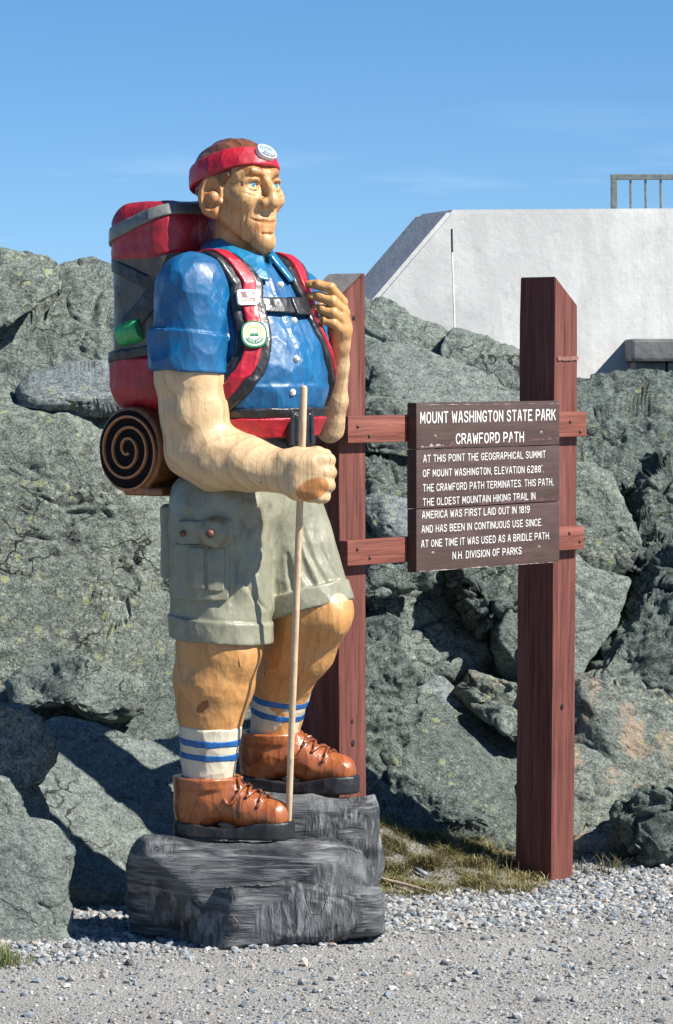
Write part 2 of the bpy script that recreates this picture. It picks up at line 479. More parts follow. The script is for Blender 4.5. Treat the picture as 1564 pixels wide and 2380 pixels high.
def rock_mat(name, base, dark, lichen=0.5, pit=1.0, strata=(0.3, 0.2, 0.5), tan=0.0, grain=1.0):
    m = NM(name, 0.85, spec=0.35)
    n1 = m.noise(3.0, 6, 0.6); n2 = m.noise(38, 5, 0.7); sv = m.map((16, 16, 34), strata); n3 = m.noise(1.0, 6, 0.65, sv, 0.4)
    mid = tuple((a + b) * 0.5 for a, b in zip(base, dark)); lite = tuple(min(1, a * 1.35) for a in base)
    c = m.mix(m.ramp(n1, [(0.3, 0.0), (0.7, 1.0)]), mid, base)
    c = m.mix(m.ramp(n3, [(0.36, 0.75), (0.52, 0.0)]), c, dark)
    c = m.mix(m.ramp(n2, [(0.50, 0.0), (0.72, 0.8)]), c, lite)
    c = m.mix(m.ramp(m.noise(95, 3, 0.7), [(0.38, 0.9), (0.50, 0.0)]), c, dark)
    if tan:
        t = m.math('MULTIPLY', m.ramp(m.noise(1.0, 5, 0.65, m.map((7, 7, 2.6), (0.2, 0.3, 0))), [(0.54, 0.0), (0.62, 1.0)]), tan); c = m.mix(t, c, (0.40, 0.29, 0.20))
    # crusts of pale yellow-green lichen: small discs gathered in patches
    patch = m.ramp(m.noise(3.4, 4, 0.6, m.map(loc=(4, 2, 7))), [(0.60 - 0.22 * lichen, 0.0), (0.72 - 0.12 * lichen, 1.0)])
    for sc, th in ((70, 0.30), (34, 0.27)) + (((17, 0.30),) if lichen > 0.5 else ()):
        v = m.n('TexVoronoi'); v.inputs['Scale'].default_value = sc; m.L(m.map(loc=(sc, 1, 0)), v.inputs['Vector'])
        wob = m.math('ADD', v.outputs['Distance'], m.math('MULTIPLY', m.math('SUBTRACT', m.noise(sc * 3, 2), 0.5), 0.28))
        disc = m.ramp(wob, [(th - 0.05, 1.0), (th, 0.0)])
        pick = m.ramp(v.outputs['Color'], [(0.42, 0.0), (0.46, 1.0)])
        k = m.math('MULTIPLY', m.math('MULTIPLY', disc, patch), pick)
        c = m.mix(m.math('MULTIPLY', k, 0.8), c, {70: (0.42, 0.43, 0.24), 34: (0.45, 0.47, 0.33), 17: (0.40, 0.42, 0.20)}[sc])
    # glints of mica and quartz
    c = m.mix(m.ramp(m.vor(95), [(0.12, 0.85), (0.17, 0.0)]), c, (0.60, 0.61, 0.62))
    # hairline fractures
    fv = m.n('TexVoronoi'); fv.feature = 'DISTANCE_TO_EDGE'; fv.inputs['Scale'].default_value = 3.6
    wn_ = m.n('TexNoise'); wn_.inputs['Scale'].default_value = 5.0; wn_.inputs['Detail'].default_value = 5; m.L(m.tc, wn_.inputs['Vector'])
    wp = m.mix(0.22, m.map((1, 1, 1.5), strata), wn_.outputs['Color'], 'LINEAR_LIGHT'); m.L(wp, fv.inputs['Vector'])
    fr_ = m.math('MULTIPLY', m.ramp(fv.outputs['Distance'], [(0.006, 1.0), (0.022, 0.0)]), m.ramp(m.noise(2.4, 3, 0.6, m.map(loc=(9, 3, 5))), [(0.50, 0.0), (0.60, 1.0)]))
    c = m.mix(fr_, c, tuple(x * 0.3 for x in dark))
    m.color(c)
    p = m.ramp(m.noise(34, 4, 0.6, dist=0.6), [(0.30, 0.0), (0.46, 1.0)])
    h = m.math('ADD', m.math('MULTIPLY', p, 0.5 * pit), m.math('MULTIPLY', n3, 0.9))
    h = m.math('SUBTRACT', h, m.math('MULTIPLY', fr_, 0.8))
    nn = m.bump(h, 0.022 * grain, 1.0)
    nn = m.bump(m.noise(85, 5, 0.75), 0.012 * grain, 0.9, nn)
    return m.m

M = {}
M['rock'] = rock_mat('rock_green', (0.241, 0.282, 0.241), (0.070, 0.083, 0.080), 0.45)
M['rock_lichen'] = rock_mat('rock_lichen', (0.238, 0.276, 0.230), (0.070, 0.080, 0.075), 0.85, 1.1)
M['rock_blue'] = rock_mat('rock_blue', (0.246, 0.282, 0.277), (0.09, 0.105, 0.115), 0.6, 0.8, (1.2, 0.3, 0.2))
M['rock_plain'] = rock_mat('rock_plain', (0.254, 0.291, 0.256), (0.105, 0.120, 0.114), 0.2, 0.8)
M['rock_rough'] = rock_mat('rock_rough', (0.207, 0.253, 0.223), (0.045, 0.056, 0.054), 0.6, 1.7, (0.5, -0.6, 0.3), grain=1.7)
M['rock_tan'] = rock_mat('rock_tan', (0.243, 0.276, 0.234), (0.075, 0.085, 0.078), 0.6, 1.0, tan=0.75)

def ground_mat():
    m = NM('packed_gravel', 0.92, spec=0.25)
    c = m.mix(m.ramp(m.noise(2.6, 5), [(0.35, 0.0), (0.65, 1.0)]), (0.235, 0.222, 0.195), (0.33, 0.315, 0.28))
    v = m.n('TexVoronoi'); v.inputs['Scale'].default_value = 130; m.L(m.tc, v.inputs['Vector'])
    c = m.mix(m.ramp(v.outputs['Color'], [(0.3, 0.0), (0.9, 0.75)]), c, (0.40, 0.40, 0.39))
    c = m.mix(m.ramp(m.noise(160, 3, 0.7), [(0.38, 0.7), (0.5, 0.0)]), c, (0.12, 0.12, 0.115))
    m.color(c)
    nn = m.bump(v.outputs['Distance'], 0.006, 0.8); m.bump(m.noise(60, 5, 0.7), 0.012, 0.7, nn)
    return m.m
M['ground'] = ground_mat()
def stone_mat():
    m = NM('loose_stone', 0.85, spec=0.35); a = m.attr('paint')
    m.color(m.mix(0.55, a, m.ramp(m.noise(140, 4, 0.65), [(0.3, 0.35), (0.7, 1.0)]), 'MULTIPLY'))
    m.bump(m.noise(150, 4), 0.003, 0.6); return m.m
M['stone'] = stone_mat()
def grass_mat():
    m = NM('grass', 0.75, spec=0.2); m.color(m.attr('paint')); m.b.inputs['Subsurface Weight'].default_value = 0.0; return m.m
M['grass'] = grass_mat()

def concrete_mat():
    m = NM('concrete', 0.9, spec=0.2)
    c = m.mix(m.ramp(m.noise(0.8, 6, 0.65), [(0.36, 0.0), (0.62, 1.0)]), (0.37, 0.375, 0.365), (0.52, 0.52, 0.505))
    st = m.noise(1.0, 5, 0.7, m.map((5.0, 5.0, 0.6)))
    c = m.mix(m.ramp(st, [(0.40, 0.55), (0.56, 0.0)]), c, (0.36, 0.36, 0.352))
    c = m.mix(m.ramp(m.noise(7, 6, 0.7), [(0.30, 0.55), (0.44, 0.0)]), c, (0.29, 0.295, 0.29))
    m.color(c); m.bump(m.noise(18, 6, 0.7), 0.01, 0.5); return m.m
M['concrete'] = concrete_mat()
def simple(name, col, rough=0.6, var=0.25, sc=30, bump=0.0, coat=0.0, metal=0.0, spec=0.5):
    m = NM(name, rough, coat, spec); m.b.inputs['Metallic'].default_value = metal
    d = tuple(x * (1 - var) for x in col); m.color(m.mix(m.ramp(m.noise(sc, 5, 0.6), [(0.35, 0.0), (0.65, 1.0)]), d, col))
    if bump: m.bump(m.noise(sc * 1.6, 4), bump, 0.8)
    return m.m
M['iron'] = simple('galvanised_iron', (0.20, 0.215, 0.20), 0.5, 0.4, 30, 0.001)
M['slab'] = simple('weathered_slab', (0.20, 0.20, 0.19), 0.9, 0.4, 8, 0.01)
M['masonry'] = simple('rubble_stone', (0.17, 0.165, 0.16), 0.9, 0.6, 7, 0.02)

def paint_mat(name, col, col2=None, rough=0.34, coat=0.35, wear=0.0, wearcol=(0.5, 0.5, 0.48), stroke=(40, 40, 8), bscale=1.0, rub=0.3, use_paint=False):
    """hand brushed gloss paint over chiselled wood"""
    m = NM(name, rough, coat); col2 = col2 or tuple(x * 0.62 for x in col); up_ = use_paint
    c = m.mix(m.ramp(m.noise(7, 6, 0.65), [(0.32, 0.0), (0.66, 1.0)]), col2, col)
    g = m.noise(1.0, 5, 0.7, m.map(stroke, (0.2, 0.15, 0.4)))
    c = m.mix(m.ramp(g, [(0.34, rub), (0.5, 0.0)]), c, tuple(x * 0.45 for x in col))
    if wear:
        k = m.math('MULTIPLY', m.ramp(m.noise(30, 6, 0.75), [(0.56, 0.0), (0.66, 1.0)]), m.ramp(m.noise(5, 4), [(0.48, 0.0), (0.6, 1.0)]))
        c = m.mix(m.math('MULTIPLY', k, wear), c, wearcol)
    if up_: c = m.mix(1.0, c, m.attr('paint'), 'MULTIPLY')
    m.color(c)
    m.rough(m.ramp(m.noise(16, 4), [(0.3, rough * 0.75), (0.7, min(1, rough * 1.6))]))
    cz = m.vor(26, vec=m.map((1, 1, 0.55), (0.3, 0.2, 0.5))); nn = m.bump(g, 0.003 * bscale, 0.7); nn = m.bump(m.math('MULTIPLY', cz, cz), 0.010 * bscale, 0.45, nn); m.bump(m.noise(14, 2, 0.5), 0.006 * bscale, 0.35, nn)
    return m.m
M['blue'] = paint_mat('blue_shirt_paint', (0.002, 0.112, 0.262), (0.001, 0.060, 0.172), 0.42, 0.16, wear=0.4, wearcol=(0.22, 0.38, 0.48))
M['teal'] = paint_mat('teal_collar_paint', (0.010, 0.20, 0.36), (0.008, 0.12, 0.24), 0.32, 0.4)
M['red'] = paint_mat('red_paint', (0.50, 0.012, 0.030), (0.33, 0.006, 0.018), 0.40, 0.22, wear=0.3, wearcol=(0.42, 0.10, 0.11))
M['pack_red'] = paint_mat('pack_red_paint', (0.40, 0.010, 0.022), (0.24, 0.006, 0.014), 0.42, 0.2, wear=0.3, wearcol=(0.30, 0.07, 0.08))
M['black'] = paint_mat('black_paint', (0.016, 0.016, 0.019), (0.009, 0.009, 0.011), 0.38, 0.22, wear=0.4, wearcol=(0.14, 0.14, 0.15))
M['grey'] = paint_mat('grey_pack_paint', (0.085, 0.080, 0.068), (0.050, 0.047, 0.041), 0.42, 0.25)
M['greyband'] = paint_mat('grey_band_paint', (0.17, 0.18, 0.165), (0.12, 0.128, 0.118), 0.4, 0.25)
M['green'] = paint_mat('green_paint', (0.05, 0.44, 0.13), (0.03, 0.32, 0.09), 0.4, 0.2)
M['shorts'] = paint_mat('grey_green_shorts_paint', (0.270, 0.262, 0.180), (0.185, 0.182, 0.125), 0.42, 0.2, stroke=(50, 50, 10), wear=0.15, wearcol=(0.5, 0.49, 0.42), use_paint=True)
M['sock'] = paint_mat('cream_sock_paint', (0.62, 0.57, 0.44), (0.46, 0.41, 0.30), 0.5, 0.1, rub=0.12)
M['stripe'] = paint_mat('blue_stripe_paint', (0.006, 0.115, 0.36), None, 0.4, 0.15)
M['white'] = simple('white_paint', (0.78, 0.77, 0.70), 0.45, 0.08, 40, 0.001)
M['letter'] = simple('letter_paint', (0.70, 0.69, 0.66), 0.6, 0.25, 60)
M['eyewhite'] = simple('eye_white', (0.72, 0.66, 0.55), 0.3, 0.1, 60, coat=0.4)
M['iris'] = simple('iris_blue', (0.05, 0.36, 0.50), 0.25, 0.35, 300, coat=0.5)
M['pupil'] = simple('pupil_black', (0.01, 0.01, 0.012), 0.2, 0.1, coat=0.5)
M['button'] = simple('button_white', (0.72, 0.71, 0.64), 0.4, 0.1, coat=0.3)
M['rust'] = simple('rusty_knob', (0.16, 0.06, 0.03), 0.5, 0.4, 60)
M['badgeblue'] = simple('badge_blue', (0.05, 0.20, 0.42), 0.4, 0.15)
M['badgenavy'] = simple('badge_navy', (0.03, 0.06, 0.12), 0.4, 0.15)
M['badgegreen'] = simple('badge_green', (0.015, 0.20, 0.075), 0.4, 0.2)
M['badgelime'] = simple('badge_lime', (0.50, 0.58, 0.16), 0.4, 0.15)
M['badgebrown'] = simple('badge_brown', (0.15, 0.06, 0.04), 0.4, 0.3, 200)

def wood_mat(name, light, dark, axis='Z', scale=9.0, rough=0.34, coat=0.35, stain=0.5, use_paint=False, ringk=0.8, checks=0.8):
    """oiled pine: growth rings of a log whose pith runs up beside the figure"""
    m = NM(name, rough, coat)
    v = m.map((1, 1, 0.16), (0.10, 0.07, 0.0), (0.35, -11.0, 0.0))
    wv = m.n('TexWave'); wv.wave_type = 'RINGS'; wv.rings_direction = 'Z'; wv.wave_profile = 'SAW'
    m.L(v, wv.inputs['Vector'])
    for k, x in (('Scale', scale), ('Distortion', 3.2), ('Detail', 3.0), ('Detail Scale', 1.6), ('Detail Roughness', 0.55)): wv.inputs[k].default_value = x
    ring = m.ramp(wv.outputs['Fac'], [(0.0, 0.0), (0.75, 0.45), (0.93, 1.0), (1.0, 0.1)])
    c = m.mix(m.math('MULTIPLY', ring, ringk), light, dark)
    fib = m.noise(1.0, 4, 0.7, m.map((90, 90, 5)))
    c = m.mix(m.ramp(fib, [(0.36, 0.35), (0.52, 0.0)]), c, dark)
    if stain:
        k = m.math('MULTIPLY', m.ramp(m.noise(9, 5, 0.65), [(0.56, 0.0), (0.74, 1.0)]), stain)
        c = m.mix(k, c, tuple(x * 0.42 for x in dark))
    chk = m.ramp(m.noise(1.0, 3, 0.55, m.map((26, 26, 2.6), (0.06, 0.05, 0), (5, 3, 1)), 0.3), [(0.268, 1.0), (0.292, 0.0)])
    c = m.mix(m.math('MULTIPLY', chk, checks), c, tuple(x * 0.22 for x in dark))
    if use_paint: c = m.mix(1.0, c, m.attr('paint'), 'MULTIPLY')
    m.color(c)
    nn = m.bump(m.math('SUBTRACT', fib, m.math('MULTIPLY', chk, checks)), 0.003, 0.6); cz = m.vor(24, vec=m.map((1, 1, 0.6), (0.4, 0.1, 0.2))); nn = m.bump(m.math('MULTIPLY', cz, cz), 0.008, 0.4, nn); m.bump(m.noise(26, 3, 0.5), 0.005, 0.4, nn)
    return m.m
M['skin'] = wood_mat('pale_carved_wood', (0.60, 0.42, 0.235), (0.37, 0.215, 0.09), rough=0.44, coat=0.14, stain=0.5, use_paint=True, ringk=0.55)
M['boot'] = wood_mat('orange_stained_wood', (0.37, 0.108, 0.030), (0.16, 0.038, 0.009), rough=0.32, coat=0.5, stain=0.55)
M['lace'] = wood_mat('dark_stained_wood', (0.26, 0.075, 0.022), (0.13, 0.032, 0.010), rough=0.3, coat=0.5, stain=0.5)
M['hair'] = wood_mat('brown_hair_wood', (0.21, 0.075, 0.028), (0.07, 0.024, 0.010), rough=0.35, coat=0.3, stain=0.3)
M['spiral'] = wood_mat('mat_edge_wood', (0.42, 0.17, 0.055), (0.26, 0.095, 0.028), rough=0.45, coat=0.1, stain=0.3)
M['roll'] = wood_mat('rolled_mat_wood', (0.30, 0.115, 0.035), (0.17, 0.060, 0.016), rough=0.4, coat=0.2, stain=0.5)
M['stick'] = wood_mat('pale_dowel_wood', (0.56, 0.42, 0.27), (0.42, 0.29, 0.17), rough=0.55, coat=0.0, stain=0.15)
M['knot'] = wood_mat('knot_wood', (0.075, 0.050, 0.042), (0.035, 0.022, 0.018), scale=30, rough=0.4, coat=0.3)

def charred_mat():
    m = NM('black_stained_base', 0.68, 0.0, 0.4)
    v = m.map((5, 5, 48), (0.25, 0.35, 0.3)); g = m.noise(1.0, 3, 0.65, v, 0.6)
    v2 = m.map((48, 7, 12), (0.2, -0.7, 0.1)); g2 = m.noise(1.0, 3, 0.65, v2, 0.4)
    sel = m.ramp(m.noise(5, 2), [(0.46, 0.0), (0.54, 1.0)])
    gg = m.mix(sel, g, g2)
    c = m.mix(m.ramp(gg, [(0.46, 0.0), (0.80, 1.0)]), (0.024, 0.026, 0.029), (0.29, 0.30, 0.305))
    c = m.mix(m.ramp(m.noise(4, 5, 0.6), [(0.38, 0.0), (0.62, 0.65)]), c, (0.115, 0.122, 0.124))
    m.color(c); nn = m.bump(gg, 0.012, 0.9); m.bump(m.noise(120, 3), 0.002, 0.5, nn); return m.m
M['base'] = charred_mat()

def timber_mat(name, col, dark, horiz=False, rough=0.62, rubbed=0.25):
    m = NM(name, rough, 0.0, 0.25)
    vs = (70, 70, 3.2) if not horiz else (3.2, 3.2, 70)
    v = m.map(vs); f = m.noise(1.0, 6, 0.7, v, 0.3); big = m.noise(1.0, 4, 0.6, m.map(tuple(x * 0.3 for x in vs)))
    c = m.mix(m.ramp(f, [(0.34, 1.0), (0.56, 0.0)]), col, dark)
    c = m.mix(m.math('MULTIPLY', m.ramp(big, [(0.5, 0.0), (0.68, 1.0)]), rubbed), c, tuple(min(1, x * 1.9 + 0.03) for x in col))
    crack = m.ramp(m.noise(1.0, 3, 0.6, m.map(tuple(x * 0.55 for x in vs), loc=(3, 1, 2)), 0.2), [(0.255, 1.0), (0.285, 0.0)])
    c = m.mix(crack, c, tuple(x * 0.15 for x in dark)); m.color(c)
    h = m.math('SUBTRACT', f, m.math('MULTIPLY', crack, 1.2)); m.bump(h, 0.006, 0.8); return m.m
M['post'] = timber_mat('red_brown_post', (0.150, 0.050, 0.037), (0.058, 0.019, 0.015), rubbed=0.38)
M['rail'] = timber_mat('red_brown_rail', (0.205, 0.068, 0.047), (0.10, 0.031, 0.023), True, rubbed=0.35)
M['endgrain'] = wood_mat('weathered_end_grain', (0.20, 0.19, 0.18), (0.07, 0.065, 0.06), scale=60, rough=0.9, coat=0.0, stain=0.4, ringk=0.9)
def board_mat():
    m = NM('brown_board', 0.55, 0.0, 0.45)
    c = m.mix(m.ramp(m.noise(1.0, 5, 0.6, m.map((6, 6, 40))), [(0.3, 0.0), (0.7, 1.0)]), (0.052, 0.029, 0.024), (0.082, 0.048, 0.040))
    k = m.math('MULTIPLY', m.ramp(m.noise(42, 6, 0.8), [(0.60, 0.0), (0.70, 1.0)]), m.ramp(m.noise(6, 3), [(0.5, 0.0), (0.66, 1.0)]))
    c = m.mix(m.math('MULTIPLY', k, 0.45), c, (0.36, 0.32, 0.30)); m.color(c)
    m.bump(m.noise(1.0, 5, 0.7, m.map((8, 8, 90))), 0.003, 0.7); return m.m
M['board'] = board_mat()
M['flatblack'] = simple('matt_black', (0.010, 0.009, 0.009), 0.9, 0.3, 40, 0.003, spec=0.15)
M['wornedge'] = simple('worn_edge', (0.42, 0.36, 0.33), 0.8, 0.75, 55)
M['faded'] = simple('faded_board_edge', (0.105, 0.052, 0.058), 0.7, 0.35, 40)
M['hole'] = simple('dark_hole', (0.015, 0.010, 0.010), 0.9, 0.3)
M['bolt'] = simple('painted_bolt', (0.10, 0.05, 0.04), 0.45, 0.4, 90)
M['twig'] = simple('bleached_wood', (0.42, 0.32, 0.24), 0.8, 0.4, 40)
M['pipe'] = simple('grey_pipe', (0.28, 0.32, 0.34), 0.5, 0.3, 40)

# ---------------------------------------------------------------- ground
def ground_z(x, y):
    P = np.stack([np.asarray(x) * 1.1, np.asarray(y) * 1.1, np.zeros_like(x)], 1)
    near = 1 / (1 + np.maximum(0, np.abs(y - 11.5) - 4) ** 2 + np.maximum(0, np.abs(x) - 4) ** 2)
    dip = 0.055 * np.clip((y - 11.6) / 0.7, 0, 1) * np.clip((x + 0.2) / 0.5, 0, 1)
    mound = 0.17 * np.clip((y - 12.15) / 0.75, 0, 1) * np.clip((0.85 - x) / 0.65, 0, 1) * np.clip((x + 0.15) / 0.15, 0, 1)
    return mound + near * (0.014 * fbm(P, 3, 3) + 0.006 * fbm(P * 6, 2, 9)) - dip
def axis_coords(lo, hi, a, b, step):
    far = [lo, lo * 0.3 + a * 0.7 - 20, a - 20, a - 8, a - 3, a - 1]; far2 = [b + 1, b + 3, b + 8, b + 20, b + 80, hi]
    return np.unique(np.r_[far, np.arange(a, b + step, step), far2])
gx = axis_coords(-900, 900, -2.6, 2.6, 0.03); gy = axis_coords(-300, 1500, 8.6, 14.2, 0.03)
XX, YY = np.meshgrid(gx, gy, indexing='ij')
ZZ = ground_z(XX.ravel(), YY.ravel())
Vg = np.stack([XX.ravel(), YY.ravel(), ZZ], 1)
ii, jj = np.meshgrid(np.arange(len(gx) - 1), np.arange(len(gy) - 1), indexing='ij'); b = (ii * len(gy) + jj).ravel()
tag(mesh_np('ground', Vg, np.stack([b, b + len(gy), b + len(gy) + 1, b + 1], 1), M['ground']), kind='structure')

# rocky bank that the boulders lie on
bx = np.arange(-4.5, 5.0, 0.06); by = np.arange(0, 6.0, 0.06)
XX, TT = np.meshgrid(bx, by, indexing='ij')
front = np.interp(XX, [-4.5, -1.2, -0.6, 0.05, 0.6, 1.2, 2, 5], [11.9, 12.1, 12.3, 12.75, 13.05, 13.35, 13.5, 13.6])
top = np.interp(XX, [-4.5, -1.5, -0.6, 0.1, 0.9, 5], [2.0, 2.0, 1.95, 1.70, 1.40, 1.45])
Pn = np.stack([XX.ravel() * 1.6, TT.ravel() * 1.6, np.zeros(XX.size)], 1)
zb = (top.ravel() * np.clip(TT.ravel() / 2.4, 0, 1) ** 0.8 + 0.16 * fbm(Pn * 1.5, 4, 21)) * np.clip(TT.ravel() / 0.15, 0, 1) - 0.12
Vb = np.stack([XX.ravel(), front.ravel() + TT.ravel(), zb], 1)
ii, jj = np.meshgrid(np.arange(len(bx) - 1), np.arange(len(by) - 1), indexing='ij'); b = (ii * len(by) + jj).ravel()
tag(mesh_np('rocky_bank', Vb, np.stack([b, b + len(by), b + len(by) + 1, b + 1], 1), M['rock_rough']), kind='structure')

# ---------------------------------------------------------------- boulders
_ico = {}
def ico(n):
    if n not in _ico:
        bm = bmesh.new(); bmesh.ops.create_icosphere(bm, subdivisions=n, radius=1.0)
        bm.verts.index_update()
        V = np.array([v.co[:] for v in bm.verts]); Fq = np.array([[v.index for v in f.verts] for f in bm.faces]); bm.free()
        _ico[n] = (V / np.linalg.norm(V, axis=1, keepdims=True), Fq)
    return _ico[n]
def rock(outline, D, tf, tb, label, mat='rock', seed=0, tilt=0.25, e=0.75, sub=5, cuts=5, amp=0.02, planes=(), name='boulder', parent=None, group=None, rough=1.0, cut=(0.80, 0.95), yaw=0.0, grow_=1.0, up_tilt=0.0, chisel=0.0):
    rg = np.random.default_rng(seed + 100)
    P = np.array(outline, float); Q = np.roll(P, -1, 0)
    cr = P[:, 0] * Q[:, 1] - Q[:, 0] * P[:, 1]; A = cr.sum() / 2
    cx = ((P[:, 0] + Q[:, 0]) * cr).sum() / (6 * A); cy = ((P[:, 1] + Q[:, 1]) * cr).sum() / (6 * A)
    S, Fq = ico(sub)
    # spread directions so that the rim does not bunch up
    rho = np.hypot(S[:, 0], S[:, 2]) + 1e-9; c = S[:, 0] / rho; s = S[:, 2] / rho
    R = np.zeros(len(S))
    for a, b2 in zip(P, Q):
        ax, ay = a[0] - cx, -(a[1] - cy); ex, ey = b2[0] - a[0], -(b2[1] - a[1])
        den = c * ey - s * ex
        den = np.where(np.abs(den) < 1e-9, 1e-9, den)
        t = (ax * ey - ay * ex) / den; u = (ax * s - ay * c) / den
        R = np.where((u >= -1e-6) & (u <= 1 + 1e-6) & (t > 0), np.maximum(R, t), R)
    g = rho ** e; hh = np.abs(S[:, 1]) ** e
    # rounded pillow, boxier as e falls
    k = (g ** 2 + hh ** 2) ** 0.5; g = g / np.maximum(g, hh) * np.maximum(rho, np.abs(S[:, 1])) ** 0.5 if False else g
    R = R * grow_; px = cx + R * g * c; py = cy - R * g * s
    d = np.where(S[:, 1] < 0, -tf, tb) * hh
    zrel = (cy - py) * D / F_PX; xrel = (px - cx) * D / F_PX
    d = d + (tilt + up_tilt) * zrel + yaw * xrel
    DD = D + d
    V = np.stack([(px - 782) * DD / F_PX, DD, EYE - (py - 850) * DD / F_PX], 1)
    ctr = V.mean(0)
    for _ in range(cuts):
        n = nrm([rg.normal() * 0.5 + 0.1, -abs(rg.normal()) - 0.45, rg.normal() * 0.45 + 0.25])
        pr = V @ n; q = np.quantile(pr, rg.uniform(*cut)); ov = np.maximum(pr - q, 0)
        V = V - 0.92 * ov[:, None] * n
    for n, qq in planes:
        n = nrm(n); pr = V @ n; q = np.quantile(pr, qq); V = V - 0.95 * np.maximum(pr - q, 0)[:, None] * n
    N = vnormals(V, Fq)
    nz = fbm(V * 3.2, 4, seed) * 1.2 + 0.5 * (0.5 - np.abs(fbm(V * 8 * (1, 1, 1.6), 4, seed + 3))) * rough + 0.34 * rough * fbm(V * 22, 3, seed + 8) - 0.75 * rough * np.maximum(fbm(V * (15, 15, 19), 3, seed + 12) - 0.22, 0)
    d1, d2 = worley(V * 5.5 * (1, 1, 1.3), seed + 5)
    crk = np.exp(-((d2 - d1) / 0.05) ** 2) * (fbm(V * 2.2, 2, seed + 31) > 0.12)
    V = V + N * (amp * nz - amp * 0.55 * crk * rough)[:, None]
    if chisel:
        e1, e2 = worley(V / (0.16, 0.16, 0.10), seed + 50); V = V + vnormals(V, Fq) * (chisel * (e1 ** 2 - 0.35))[:, None]
    org = np.array([ctr[0], ctr[1], V[:, 2].min()])
    if parent is None:
        o = mesh_np(name, V - org, Fq, M[mat]); o.location = org
        tag(o, label, 'rock', group)
    else:
        o = mesh_np(name, V, Fq, M[mat], parent)
        if label: o['label'] = label
    return o

